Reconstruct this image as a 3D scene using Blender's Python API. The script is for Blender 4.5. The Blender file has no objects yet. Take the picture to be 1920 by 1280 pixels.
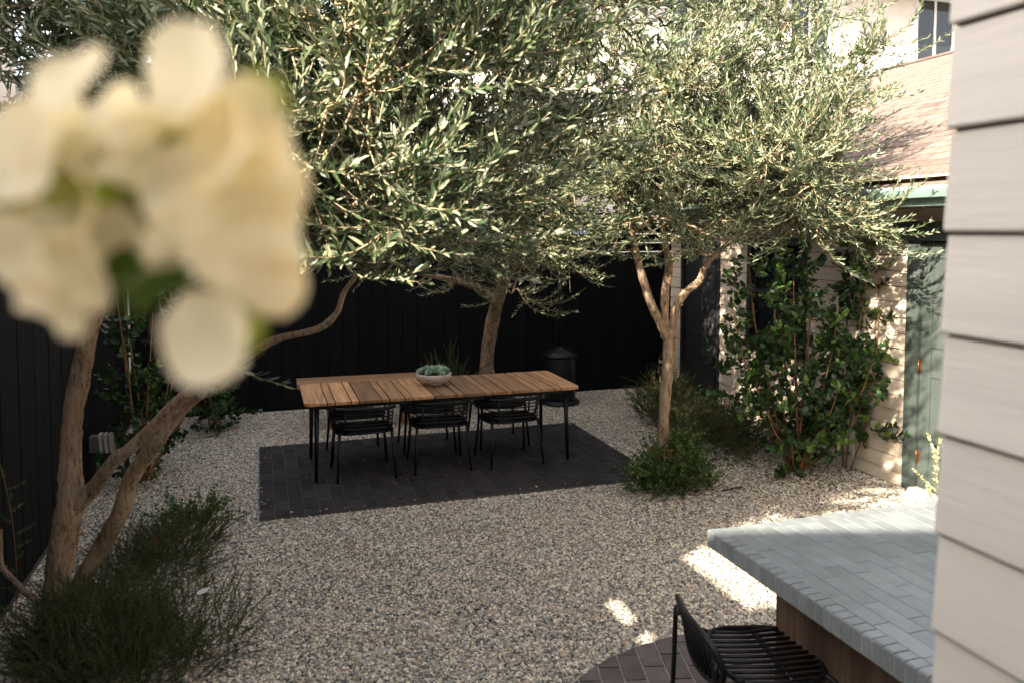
import bpy, math, random
import numpy as np
from mathutils import Vector, Matrix

C = bpy.context.scene
COL = C.collection
R = math.radians
rng = np.random.default_rng(11)
random.seed(5)

# ------------------------------------------------------------------ camera
EYE = 2.25
YAW, PITCH = R(17.7), R(3.15)
cd = bpy.data.cameras.new('camera')
cam = bpy.data.objects.new('camera', cd)
COL.objects.link(cam)
cam.location = (0, 0, EYE)
cam.rotation_euler = (R(90) - PITCH, 0, -YAW)
cd.sensor_width = 36.0
cd.lens = 27.75
cd.shift_y = -0.0656
cd.clip_start = 0.02
cd.clip_end = 500
cd.dof.use_dof = True
cd.dof.focus_distance = 6.2
cd.dof.aperture_fstop = 3.0
C.camera = cam

# ------------------------------------------------------------------ light
SUN = Vector((-1.55, -0.90, 1.0)).normalized()
world = bpy.data.worlds.new('World')
C.world = world
world.use_nodes = True
wn, wl = world.node_tree.nodes, world.node_tree.links
wn.clear()
sky = wn.new('ShaderNodeTexSky')
sky.sky_type = 'NISHITA'
sky.sun_disc = False
sky.sun_elevation = math.asin(SUN.z)
sky.sun_rotation = math.atan2(SUN.x, SUN.y) % (2 * math.pi)
sky.dust_density = 2.0
hs = wn.new('ShaderNodeHueSaturation')
hs.inputs['Saturation'].default_value = 0.28
wbg = wn.new('ShaderNodeBackground')
wbg.inputs['Strength'].default_value = 0.12
wout = wn.new('ShaderNodeOutputWorld')
wl.new(sky.outputs[0], hs.inputs['Color'])
wl.new(hs.outputs[0], wbg.inputs['Color'])
wl.new(wbg.outputs[0], wout.inputs['Surface'])
sd = bpy.data.lights.new('sun', 'SUN')
sd.energy = 5.0
sd.angle = R(0.55)
sd.color = (1.0, 0.90, 0.75)
so = bpy.data.objects.new('sun', sd)
COL.objects.link(so)
so.rotation_euler = SUN.to_track_quat('Z', 'Y').to_euler()
so.location = (-6, -4, 9)
vs = C.view_settings
vs.view_transform = 'Standard'
vs.look = 'None'
vs.exposure = 2.4
vs.gamma = 1.0
vs.use_curve_mapping = False
C.render.engine = 'CYCLES'
C.cycles.max_bounces = 8
C.cycles.transparent_max_bounces = 8


# ------------------------------------------------------------------ helpers
def tag(o, label=None, cat=None, group=None, kind=None):
    if label: o['label'] = label
    if cat: o['category'] = cat
    if group: o['group'] = group
    if kind: o['kind'] = kind
    return o


def empty(name, loc=(0, 0, 0), rz=0.0):
    o = bpy.data.objects.new(name, None)
    COL.objects.link(o)
    o.location = loc
    o.rotation_euler = (0, 0, rz)
    o.empty_display_size = 0.1
    return o


def link(name, me, parent=None, loc=(0, 0, 0), rot=(0, 0, 0), scale=(1, 1, 1)):
    o = bpy.data.objects.new(name, me)
    COL.objects.link(o)
    if parent is not None: o.parent = parent
    o.location = loc
    o.rotation_euler = rot
    o.scale = scale
    return o


def copy_tree(o, parent=None):
    c = o.copy()
    COL.objects.link(c)
    c.parent = parent
    for ch in list(o.children): copy_tree(ch, c)
    return c


class MB:
    def __init__(s):
        s.v, s.f, s.sm, s.mi = [], [], [], []

    def add(s, v, f, smooth=False, mi=0):
        o = len(s.v)
        s.v += [tuple(p) for p in v]
        s.f += [tuple(i + o for i in q) for q in f]
        s.sm += [smooth] * len(f)
        s.mi += [mi] * len(f)
        return s

    def box(s, x0, x1, y0, y1, z0, z1, mi=0):
        v = [(x0, y0, z0), (x1, y0, z0), (x1, y1, z0), (x0, y1, z0), (x0, y0, z1), (x1, y0, z1), (x1, y1, z1), (x0, y1, z1)]
        f = [(0, 3, 2, 1), (4, 5, 6, 7), (0, 1, 5, 4), (1, 2, 6, 5), (2, 3, 7, 6), (3, 0, 4, 7)]
        return s.add(v, f, False, mi)

    def cbox(s, x0, x1, y0, y1, z0, z1, c, mi=0):
        """box whose top edges are chamfered by c"""
        v = [(x0, y0, z0), (x1, y0, z0), (x1, y1, z0), (x0, y1, z0),
             (x0, y0, z1 - c), (x1, y0, z1 - c), (x1, y1, z1 - c), (x0, y1, z1 - c),
             (x0 + c, y0 + c, z1), (x1 - c, y0 + c, z1), (x1 - c, y1 - c, z1), (x0 + c, y1 - c, z1)]
        f = [(0, 3, 2, 1), (8, 9, 10, 11)]
        for a, b in ((0, 4), (4, 8)):
            for i in range(4):
                j = (i + 1) % 4
                f.append((a + i, a + j, b + j, b + i))
        return s.add(v, f, False, mi)

    def prism(s, prof, axis, a, b, mi=0, smooth=False):
        """profile of 2D points swept along an axis from a to b"""
        n = len(prof)
        def pt(p, t):
            if axis == 'y': return (p[0], t, p[1])
            if axis == 'x': return (t, p[0], p[1])
            return (p[0], p[1], t)
        v = [pt(p, a) for p in prof] + [pt(p, b) for p in prof]
        f = [tuple(range(n)), tuple(range(2 * n - 1, n - 1, -1))]
        f += [(i, i + n, (i + 1) % n + n, (i + 1) % n) for i in range(n)]
        return s.add(v, f, smooth, mi)

    def tube(s, pts, rad, seg=8, cap=True, mi=0):
        P = [Vector(p) for p in pts]
        n = len(P)
        if not hasattr(rad, '__len__'): rad = [rad] * n
        T = [(P[min(i + 1, n - 1)] - P[max(i - 1, 0)]).normalized() for i in range(n)]
        ref = Vector((0, 0, 1)) if abs(T[0].z) < 0.9 else Vector((1, 0, 0))
        N = T[0].cross(ref).normalized()
        v, f = [], []
        for i in range(n):
            N = (N - T[i] * N.dot(T[i])).normalized()
            B = T[i].cross(N)
            for k in range(seg):
                a = 2 * math.pi * k / seg
                v.append(P[i] + (N * math.cos(a) + B * math.sin(a)) * rad[i])
        for i in range(n - 1):
            for k in range(seg):
                k2 = (k + 1) % seg
                f.append((i * seg + k, i * seg + k2, (i + 1) * seg + k2, (i + 1) * seg + k))
        if cap:
            f.append(tuple(range(seg - 1, -1, -1)))
            f.append(tuple((n - 1) * seg + k for k in range(seg)))
        return s.add(v, f, True, mi)

    def lathe(s, prof, seg=32, c=(0, 0, 0), mi=0, smooth=True):
        v, f = [], []
        for r, z in prof:
            for k in range(seg):
                a = 2 * math.pi * k / seg
                v.append((c[0] + r * math.cos(a), c[1] + r * math.sin(a), c[2] + z))
        for i in range(len(prof) - 1):
            for k in range(seg):
                k2 = (k + 1) % seg
                f.append((i * seg + k, i * seg + k2, (i + 1) * seg + k2, (i + 1) * seg + k))
        f.append(tuple(range(seg - 1, -1, -1)))
        f.append(tuple((len(prof) - 1) * seg + k for k in range(seg)))
        return s.add(v, f, smooth, mi)

    def mesh(s, name, mats):
        me = bpy.data.meshes.new(name)
        me.from_pydata(s.v, [], s.f)
        for m in (mats if isinstance(mats, (list, tuple)) else [mats]): me.materials.append(m)
        me.polygons.foreach_set('use_smooth', s.sm)
        me.polygons.foreach_set('material_index', s.mi)
        me.update()
        return me

    def obj(s, name, mats, parent=None, loc=(0, 0, 0), rot=(0, 0, 0)):
        return link(name, s.mesh(name, mats), parent, loc, rot)


def smooth_path(pts, rad, step=4):
    """Catmull-Rom through points and radii"""
    P = np.array(pts, float); r = np.array(rad, float)
    A = np.column_stack([P, r])
    A = np.vstack([2 * A[0] - A[1], A, 2 * A[-1] - A[-2]])
    out = []
    for i in range(1, len(A) - 2):
        for k in range(step):
            t = k / step
            out.append(0.5 * (2 * A[i] + (A[i + 1] - A[i - 1]) * t + (2 * A[i - 1] - 5 * A[i] + 4 * A[i + 1] - A[i + 2]) * t * t
                              + (3 * A[i] - A[i - 1] - 3 * A[i + 1] + A[i + 2]) * t ** 3))
    out.append(A[-2])
    out = np.array(out)
    return out[:, :3], np.maximum(out[:, 3], 0.0015)


# ------------------------------------------------------------------ materials
def nt(name):
    m = bpy.data.materials.new(name)
    m.use_nodes = True
    n = m.node_tree.nodes
    b = n.get('Principled BSDF')
    return m, n, m.node_tree.links, b


def mat(name, col, rough=0.7, var=0.25, scale=6.0, stretch=(1, 1, 1), rand=0.0, bump=0.0, bscale=None, spec=0.5,
        fine=0.0, coord='Object', col2=None, metal=0.0):
    """colour with soft noise, grain, per-object variation and relief"""
    m, n, l, b = nt(name)
    b.inputs['Roughness'].default_value = rough
    b.inputs['Specular IOR Level'].default_value = spec
    b.inputs['Metallic'].default_value = metal
    tc = n.new('ShaderNodeTexCoord')
    mp = n.new('ShaderNodeMapping')
    mp.inputs['Scale'].default_value = stretch
    l.new(tc.outputs[coord], mp.inputs['Vector'])
    info = n.new('ShaderNodeObjectInfo')
    ad = n.new('ShaderNodeVectorMath'); ad.operation = 'ADD'
    sc = n.new('ShaderNodeVectorMath'); sc.operation = 'SCALE'
    cmb = n.new('ShaderNodeCombineXYZ')
    for i in range(3): l.new(info.outputs['Random'], cmb.inputs[i])
    l.new(cmb.outputs[0], sc.inputs[0]); sc.inputs['Scale'].default_value = 37.0
    l.new(mp.outputs[0], ad.inputs[0]); l.new(sc.outputs[0], ad.inputs[1])
    no = n.new('ShaderNodeTexNoise')
    no.inputs['Scale'].default_value = scale
    no.inputs['Detail'].default_value = 6
    no.inputs['Roughness'].default_value = 0.65
    l.new(ad.outputs[0], no.inputs['Vector'])
    ramp = n.new('ShaderNodeMix'); ramp.data_type = 'RGBA'
    c2 = col2 if col2 else tuple(c * (1 - var) for c in col)
    c1 = tuple(min(1, c * (1 + var * 0.6)) for c in col)
    ramp.inputs[6].default_value = (*c2, 1)
    ramp.inputs[7].default_value = (*c1, 1)
    mr = n.new('ShaderNodeMapRange')
    mr.inputs['From Min'].default_value = 0.3
    mr.inputs['From Max'].default_value = 0.7
    l.new(no.outputs['Fac'], mr.inputs['Value'])
    l.new(mr.outputs[0], ramp.inputs[0])
    out = ramp.outputs[2]
    if rand > 0:
        hv = n.new('ShaderNodeHueSaturation')
        mr2 = n.new('ShaderNodeMapRange')
        mr2.inputs['To Min'].default_value = 1 - rand
        mr2.inputs['To Max'].default_value = 1 + rand
        l.new(info.outputs['Random'], mr2.inputs['Value'])
        l.new(mr2.outputs[0], hv.inputs['Value'])
        l.new(out, hv.inputs['Color'])
        out = hv.outputs[0]
    l.new(out, b.inputs['Base Color'])
    if bump > 0:
        nb = n.new('ShaderNodeTexNoise')
        nb.inputs['Scale'].default_value = bscale or scale * 4
        nb.inputs['Detail'].default_value = 5
        l.new(ad.outputs[0], nb.inputs['Vector'])
        bp = n.new('ShaderNodeBump')
        bp.inputs['Strength'].default_value = bump
        bp.inputs['Distance'].default_value = 0.01
        l.new(nb.outputs['Fac'], bp.inputs['Height'])
        l.new(bp.outputs[0], b.inputs['Normal'])
    return m


def leaf_mat(name, dark, mid, pale, rough=0.5, trans=0.25, spec=0.4):
    """leaf colour by the per-leaf 'tint' attribute, with light passing through the blade"""
    m, n, l, b = nt(name)
    at = n.new('ShaderNodeAttribute'); at.attribute_name = 'tint'
    cr = n.new('ShaderNodeValToRGB')
    e = cr.color_ramp.elements
    e[0].position, e[0].color = 0.0, (*dark, 1)
    e[1].position, e[1].color = 1.0, (*pale, 1)
    k = e.new(0.55); k.color = (*mid, 1)
    l.new(at.outputs['Fac'], cr.inputs[0])
    l.new(cr.outputs[0], b.inputs['Base Color'])
    b.inputs['Roughness'].default_value = rough
    b.inputs['Specular IOR Level'].default_value = spec
    tr = n.new('ShaderNodeBsdfTranslucent')
    hv = n.new('ShaderNodeHueSaturation')
    hv.inputs['Value'].default_value = 1.25
    hv.inputs['Saturation'].default_value = 1.15
    l.new(cr.outputs[0], hv.inputs['Color'])
    l.new(hv.outputs[0], tr.inputs['Color'])
    mx = n.new('ShaderNodeMixShader'); mx.inputs[0].default_value = trans
    out = n.get('Material Output')
    l.new(b.outputs[0], mx.inputs[1]); l.new(tr.outputs[0], mx.inputs[2])
    l.new(mx.outputs[0], out.inputs['Surface'])
    return m


def pebble_mat():
    m, n, l, b = nt('pebble')
    info = n.new('ShaderNodeObjectInfo')
    cr = n.new('ShaderNodeValToRGB')
    cr.color_ramp.interpolation = 'LINEAR'
    e = cr.color_ramp.elements
    e[0].position, e[0].color = 0.0, (0.07, 0.07, 0.075, 1)
    e[1].position, e[1].color = 1.0, (0.72, 0.68, 0.60, 1)
    for p, c in ((0.14, (0.15, 0.15, 0.155)), (0.3, (0.25, 0.235, 0.215)), (0.42, (0.40, 0.36, 0.30)), (0.5, (0.30, 0.31, 0.315)),
                 (0.62, (0.46, 0.42, 0.36)), (0.7, (0.40, 0.30, 0.21)), (0.8, (0.54, 0.51, 0.46)), (0.9, (0.62, 0.59, 0.53))):
        k = e.new(p); k.color = (*c, 1)
    l.new(info.outputs['Random'], cr.inputs[0])
    tc = n.new('ShaderNodeTexCoord')
    no = n.new('ShaderNodeTexNoise'); no.inputs['Scale'].default_value = 2.5; no.inputs['Detail'].default_value = 4
    l.new(tc.outputs['Object'], no.inputs['Vector'])
    mr = n.new('ShaderNodeMapRange'); mr.inputs['To Min'].default_value = 0.8; mr.inputs['To Max'].default_value = 1.15
    l.new(no.outputs['Fac'], mr.inputs['Value'])
    hv = n.new('ShaderNodeHueSaturation')
    wm = n.new('ShaderNodeMix'); wm.data_type = 'RGBA'; wm.blend_type = 'MULTIPLY'; wm.inputs[0].default_value = 1.0; wm.inputs[7].default_value = (1.16, 1.07, 0.95, 1)
    l.new(cr.outputs[0], wm.inputs[6])
    l.new(wm.outputs[2], hv.inputs['Color']); l.new(mr.outputs[0], hv.inputs['Value'])
    l.new(hv.outputs[0], b.inputs['Base Color'])
    b.inputs['Roughness'].default_value = 0.75
    b.inputs['Specular IOR Level'].default_value = 0.3
    return m


def gravel_base_mat():
    m, n, l, b = nt('gravel_bed')
    tc = n.new('ShaderNodeTexCoord')
    vo = n.new('ShaderNodeTexVoronoi'); vo.inputs['Scale'].default_value = 55
    l.new(tc.outputs['Object'], vo.inputs['Vector'])
    sp = n.new('ShaderNodeSeparateColor'); l.new(vo.outputs['Color'], sp.inputs[0])
    cr = n.new('ShaderNodeValToRGB')
    e = cr.color_ramp.elements
    e[0].color = (0.05, 0.05, 0.05, 1); e[1].color = (0.5, 0.46, 0.4, 1)
    k = e.new(0.5); k.color = (0.26, 0.24, 0.21, 1)
    l.new(sp.outputs[0], cr.inputs[0])
    l.new(cr.outputs[0], b.inputs['Base Color'])
    bp = n.new('ShaderNodeBump'); bp.inputs['Strength'].default_value = 0.6; bp.inputs['Distance'].default_value = 0.01
    bp.invert = True
    l.new(vo.outputs['Distance'], bp.inputs['Height']); l.new(bp.outputs[0], b.inputs['Normal'])
    b.inputs['Roughness'].default_value = 0.85
    return m


def bark_mat():
    m, n, l, b = nt('olive_bark')
    tc = n.new('ShaderNodeTexCoord')
    def noise(scale, st, det=6):
        mp = n.new('ShaderNodeMapping'); mp.inputs['Scale'].default_value = st
        l.new(tc.outputs['Object'], mp.inputs['Vector'])
        t = n.new('ShaderNodeTexNoise'); t.inputs['Scale'].default_value = scale; t.inputs['Detail'].default_value = det
        t.inputs['Roughness'].default_value = .7
        l.new(mp.outputs[0], t.inputs['Vector'])
        return t
    a, c, k = noise(5, (1, 1, .6)), noise(42, (1, 1, .22)), noise(14, (1, 1, .5))
    r1 = n.new('ShaderNodeValToRGB'); e = r1.color_ramp.elements
    e[0].position, e[0].color = .33, (.20, .14, .095, 1)
    e[1].position, e[1].color = .68, (.42, .325, .24, 1)
    q = e.new(.5); q.color = (.35, .245, .16, 1)
    l.new(a.outputs['Fac'], r1.inputs[0])
    r2 = n.new('ShaderNodeValToRGB'); e = r2.color_ramp.elements
    e[0].position, e[0].color = .34, (.34, .30, .27, 1)
    e[1].position, e[1].color = .52, (1.08, 1.06, 1.04, 1)
    l.new(c.outputs['Fac'], r2.inputs[0])
    r3 = n.new('ShaderNodeValToRGB'); e = r3.color_ramp.elements
    e[0].position, e[0].color = .30, (.55, .5, .46, 1)
    e[1].position, e[1].color = .45, (1, 1, 1, 1)
    l.new(k.outputs['Fac'], r3.inputs[0])
    out = r1.outputs[0]
    for r in (r2, r3):
        mx = n.new('ShaderNodeMix'); mx.data_type = 'RGBA'; mx.blend_type = 'MULTIPLY'; mx.inputs[0].default_value = 1
        l.new(out, mx.inputs[6]); l.new(r.outputs[0], mx.inputs[7]); out = mx.outputs[2]
    l.new(out, b.inputs['Base Color'])
    ad = n.new('ShaderNodeMath'); ad.operation = 'ADD'
    l.new(c.outputs['Fac'], ad.inputs[0]); l.new(k.outputs['Fac'], ad.inputs[1])
    bp = n.new('ShaderNodeBump'); bp.inputs['Strength'].default_value = 1.0; bp.inputs['Distance'].default_value = .016
    l.new(ad.outputs[0], bp.inputs['Height']); l.new(bp.outputs[0], b.inputs['Normal'])
    b.inputs['Roughness'].default_value = .92
    b.inputs['Specular IOR Level'].default_value = .15
    return m


def wood_mat(name, c1, c2, axis=1, rand=0.25, rough=0.6, freq=1.0):
    """grain drawn out along one axis, differing per board"""
    st = [14 * freq] * 3
    st[axis] = 0.9 * freq
    return mat(name, c1, rough=rough, scale=2.2, stretch=tuple(st), rand=rand, bump=0.15, bscale=5, col2=c2, spec=0.35)


M = dict(
    fence=mat('black_paint', (0.006, 0.006, 0.0064), 0.9, 0.3, 3, stretch=(3, 3, 0.4), rand=0.15, bump=0.15, bscale=20, spec=0.14),
    paver=mat('charcoal_paver', (0.031, 0.0258, 0.0245), 0.85, 0.45, 9, rand=0.32, bump=0.35, bscale=60, spec=0.3),
    joint=mat('sand_joint', (0.08, 0.07, 0.064), 0.95, 0.4, 20),
    paver2=mat('brown_paver', (0.115, 0.092, 0.088), 0.85, 0.35, 8, rand=0.25, bump=0.35, bscale=50, spec=0.3),
    joint2=mat('pale_joint', (0.23, 0.205, 0.185), 0.95, 0.3, 25),
    teak=wood_mat('teak', (0.46, 0.245, 0.110), (0.19, 0.092, 0.040), 1, 0.5),
    timber=wood_mat('timber', (0.30, 0.17, 0.085), (0.15, 0.075, 0.035), 0, 0.2),
    legtimber=mat('orange_timber', (0.30, 0.13, 0.045), 0.7, 0.4, 4, stretch=(6, 6, 1), bump=0.2),
    walnut=wood_mat('dark_wood', (0.115, 0.072, 0.047), (0.055, 0.034, 0.024), 2, 0.3),
    steel=mat('black_steel', (0.007, 0.007, 0.0075), 0.45, 0.3, 12, spec=0.3),
    cream=mat('cream_paint', (0.60, 0.49, 0.37), 0.75, 0.1, 3, stretch=(1, 0.6, 5), rand=0.03, bump=0.12, bscale=14, spec=0.25),
    white=mat('greyish_white_paint', (0.70, 0.645, 0.58), 0.65, 0.07, 3.5, stretch=(1, 0.6, 7), rand=0.03, bump=0.16, bscale=11, spec=0.3),
    gap_shade=mat('board_gap_shade', (0.20, 0.135, 0.085), 0.8, 0.2, 6),  # brown stands in for shade in the gaps and under the boards
    green=mat('dark_green_paint', (0.050, 0.062, 0.053), 0.55, 0.15, 4, bump=0.08, bscale=25, spec=0.35),
    gutter=mat('green_gutter_paint', (0.20, 0.285, 0.245), 0.45, 0.15, 6, spec=0.5),
    brass=mat('brass', (0.26, 0.12, 0.055), 0.4, 0.2, 15, metal=0.7),
    dark=mat('dark_frame', (0.018, 0.018, 0.019), 0.55, 0.2, 5),
    glass=mat('window_glass', (0.015, 0.017, 0.019), 0.06, 0.1, 1, spec=0.6),
    shingle=mat('roof_shingle', (0.155, 0.118, 0.098), 0.95, 0.35, 12, rand=0.25, bump=0.5, bscale=80, spec=0.1),
    stucco=mat('pale_stucco', (0.72, 0.63, 0.54), 0.9, 0.1, 5, bump=0.3, bscale=60, spec=0.1),
    trim=mat('white_trim', (0.70, 0.68, 0.66), 0.6, 0.06, 4),
    glazed=mat('grey_green_tile', (0.205, 0.222, 0.226), 0.30, 0.22, 7, rand=0.09, bump=0.12, bscale=30, spec=0.5),
    grout=mat('grout', (0.42, 0.40, 0.37), 0.9, 0.2, 20),
    concrete=mat('pale_concrete', (0.60, 0.55, 0.50), 0.85, 0.2, 14, bump=0.25, bscale=60, spec=0.2),
    alu=mat('aluminium', (0.55, 0.56, 0.58), 0.35, 0.15, 8, metal=0.85),
    bark=bark_mat(),
    twig=mat('twig_bark', (0.38, 0.29, 0.17), 0.85, 0.25, 9, spec=0.15),
    stem=mat('reddish_stem', (0.24, 0.115, 0.06), 0.8, 0.3, 9, spec=0.2),
    soil=mat('soil', (0.07, 0.05, 0.038), 0.95, 0.4, 20, bump=0.5, bscale=60),
    fixture=mat('beige_metal', (0.52, 0.46, 0.38), 0.5, 0.1, 10),
    grey=mat('grey_metal', (0.11, 0.11, 0.11), 0.5, 0.2, 10),
    roofgrey=mat('grey_roofing', (0.26, 0.24, 0.23), 0.9, 0.25, 8),
    pipe=mat('pale_pipe', (0.5, 0.44, 0.37), 0.6, 0.15, 8),
    pebble=pebble_mat(), gravel=gravel_base_mat(),
    olive=leaf_mat('olive_leaf', (0.022, 0.040, 0.016), (0.070, 0.100, 0.040), (0.37, 0.385, 0.25), 0.42, 0.16, 0.5),
    shrub=leaf_mat('glossy_leaf', (0.014, 0.034, 0.010), (0.028, 0.065, 0.016), (0.12, 0.22, 0.035), 0.4, 0.16, 0.4),
    needle=leaf_mat('needle_leaf', (0.018, 0.040, 0.012), (0.045, 0.082, 0.024), (0.14, 0.19, 0.055), 0.55, 0.15, 0.3),
    small=leaf_mat('bright_leaf', (0.02, 0.05, 0.01), (0.05, 0.10, 0.02), (0.14, 0.21, 0.05), 0.45, 0.25, 0.4),
    succ=leaf_mat('succulent_leaf', (0.17, 0.26, 0.18), (0.30, 0.42, 0.29), (0.50, 0.58, 0.42), 0.55, 0.1, 0.3),
    petal=leaf_mat('petal', (0.93, 0.85, 0.65), (0.95, 0.89, 0.73), (0.95, 0.92, 0.82), 0.6, 0.55, 0.2),
    greenpetal=leaf_mat('green_petal', (0.30, 0.36, 0.05), (0.44, 0.48, 0.12), (0.62, 0.60, 0.28), 0.6, 0.5, 0.2),
    bloomleaf=leaf_mat('bloom_leaf', (0.06, 0.12, 0.01), (0.12, 0.2, 0.02), (0.2, 0.3, 0.05), 0.5, 0.35, 0.3),
    blossom=leaf_mat('white_blossom', (0.16, 0.20, 0.07), (0.28, 0.30, 0.13), (0.55, 0.52, 0.32), 0.6, 0.3, 0.2),
    magenta=mat('magenta_petal', (0.35, 0.03, 0.12), 0.6, 0.2, 20),
    litter=mat('dry_leaf', (0.02, 0.018, 0.015), 0.8, 0.3, 20),
    leafwhite=mat('pale_dead_leaf', (0.55, 0.53, 0.5), 0.6, 0.15, 20),
)

# ------------------------------------------------------------------ ground
g = MB().box(-60, 60, -40, 80, -0.4, -0.03).obj('ground', M['soil'])
tag(g, kind='structure', label='earth under and around the courtyard')
HX = 5.35           # plane of the garden house wall
FX, FY = -1.48, 10.2  # planes of the left and back fences
g = MB().box(FX + 0.02, HX + 0.02, 0.0, FY - 0.01, -0.028, 0.0).obj('gravel_bed', M['gravel'])
tag(g, kind='structure', label='bed of gravel filling the courtyard')


def gravel(name, rects, density, seed, rmin, rmax):
    me = bpy.data.meshes.new(name)
    v, f = [], []
    for x0, x1, y0, y1 in rects:
        o = len(v)
        v += [(x0, y0, 0.002), (x1, y0, 0.002), (x1, y1, 0.002), (x0, y1, 0.002)]
        f.append((o, o + 1, o + 2, o + 3))
    me.from_pydata(v, [], f)
    me.materials.append(M['pebble'])
    o = link(name, me)
    ng = bpy.data.node_groups.new(name, 'GeometryNodeTree')
    ng.interface.new_socket('Geometry', in_out='INPUT', socket_type='NodeSocketGeometry')
    ng.interface.new_socket('Geometry', in_out='OUTPUT', socket_type='NodeSocketGeometry')
    N, L = ng.nodes, ng.links
    gi, go = N.new('NodeGroupInput'), N.new('NodeGroupOutput')
    dp = N.new('GeometryNodeDistributePointsOnFaces')
    dp.inputs['Density'].default_value = density
    dp.inputs['Seed'].default_value = seed
    L.new(gi.outputs[0], dp.inputs['Mesh'])
    jn = N.new('GeometryNodeJoinGeometry')
    for k in range(4):
        ico = N.new('GeometryNodeMeshIcoSphere')
        ico.inputs['Radius'].default_value = 1.0
        ico.inputs['Subdivisions'].default_value = 2
        sp = N.new('GeometryNodeSetPosition')
        nz = N.new('ShaderNodeTexNoise')
        nz.inputs['Scale'].default_value = 1.1
        ps = N.new('GeometryNodeInputPosition')
        ad = N.new('ShaderNodeVectorMath'); ad.operation = 'ADD'; ad.inputs[1].default_value = (k * 7.3, k * 2.1, k * 5.7)
        L.new(ps.outputs[0], ad.inputs[0]); L.new(ad.outputs[0], nz.inputs['Vector'])
        sb = N.new('ShaderNodeVectorMath'); sb.operation = 'SUBTRACT'; sb.inputs[1].default_value = (0.5, 0.5, 0.5)
        sc = N.new('ShaderNodeVectorMath'); sc.operation = 'SCALE'; sc.inputs['Scale'].default_value = 1.5
        L.new(nz.outputs['Color'], sb.inputs[0]); L.new(sb.outputs[0], sc.inputs[0])
        L.new(ico.outputs['Mesh'], sp.inputs['Geometry']); L.new(sc.outputs[0], sp.inputs['Offset'])
        ss = N.new('GeometryNodeSetShadeSmooth'); L.new(sp.outputs[0], ss.inputs[0])
        sm = N.new('GeometryNodeSetMaterial'); sm.inputs['Material'].default_value = M['pebble']
        L.new(ss.outputs[0], sm.inputs[0])
        g2 = N.new('GeometryNodeGeometryToInstance'); L.new(sm.outputs[0], g2.inputs[0])
        L.new(g2.outputs[0], jn.inputs[0])
    ip = N.new('GeometryNodeInstanceOnPoints')
    ip.inputs['Pick Instance'].default_value = True
    L.new(dp.outputs['Points'], ip.inputs['Points']); L.new(jn.outputs[0], ip.inputs['Instance'])
    rr = N.new('FunctionNodeRandomValue'); rr.data_type = 'FLOAT_VECTOR'
    rr.inputs[0].default_value = (-0.5, -0.5, 0); rr.inputs[1].default_value = (0.5, 0.5, 6.283)
    L.new(rr.outputs[0], ip.inputs['Rotation'])
    rs = N.new('FunctionNodeRandomValue'); rs.data_type = 'FLOAT_VECTOR'
    rs.inputs[0].default_value = (rmin, rmin * 0.85, rmin * 0.7); rs.inputs[1].default_value = (rmax, rmax * 0.85, rmax * 0.7)
    rs.inputs['Seed'].default_value = 3
    L.new(rs.outputs[0], ip.inputs['Scale'])
    L.new(ip.outputs[0], go.inputs[0])
    md = o.modifiers.new('pebbles', 'NODES'); md.node_group = ng
    return o


o = gravel('gravel', [(-1.45, 5.33, 3.2, 6.31), (-1.45, -0.06, 6.31, 8.46), (3.46, 5.33, 6.31, 8.46), (-1.45, 5.33, 8.46, 10.17)],
           4500, 4, 0.0065, 0.0132)
o2 = gravel('stray_pebbles', [(-.04, .05, 6.32, 8.45), (3.32, 3.43, 6.32, 8.45), (.05, 3.32, 6.32, 6.40), (.05, 3.32, 8.36, 8.45)], 70, 8, .004, .009)
o2.location.z = .026
tag(o2, 'stray pebbles kicked onto the edges of the dark paving', 'pebbles', kind='stuff')
tag(o, 'loose grey, white and tan pea gravel covering the courtyard', 'gravel', kind='stuff')


# ------------------------------------------------------------------ rectangular paved patio under the table
PX0, PX1, PY0, PY1 = -0.04, 3.43, 6.32, 8.45
pt = MB().box(PX0, PX1, PY0, PY1, -0.02, 0.0215).obj('patio', M['joint'])
tag(pt, 'rectangle of dark charcoal pavers flush in the gravel under the table', kind='structure')
pw, pl = 0.1156, 0.237
pav = [MB().cbox(-pw / 2 + .003, pw / 2 - .003, -pl / 2 + .003, pl / 2 - .003, -0.02, 0.0, 0.003).mesh('paver', M['paver'])]
half = MB().cbox(-pw / 2 + .003, pw / 2 - .003, -pl / 4 + .003, pl / 4 - .003, -0.02, 0.0, 0.003).mesh('paver', M['paver'])
ncol = int(round((PX1 - PX0) / pw))
for i in range(ncol):
    x = PX0 + pw * (i + .5)
    y = PY0
    k = 0
    while y < PY1 - 0.02:
        L_ = pl / 2 if (k == 0 and i % 2) else pl
        if y + L_ > PY1 + 0.01: L_ = pl / 2
        me = half if L_ < pl else pav[0]
        link('paver', me, pt, (x, y + L_ / 2, 0.0265 + random.uniform(-.0018, .0018)), (random.uniform(-.006, .006), random.uniform(-.01, .01), 0))
        y += L_
        k += 1

# round brick patio under the bar stool
CC, CR = (2.2, 2.47), 1.29
v = [(CR * math.cos(a), CR * math.sin(a)) for a in np.linspace(0, 2 * math.pi, 73)[:-1]]
rp = MB().prism(v, 'z', -0.02, 0.0205).obj('patio', M['joint2'], None, (CC[0], CC[1], 0))
tag(rp, 'round patio of brown pavers under the bar stool and counter', kind='structure')


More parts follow.
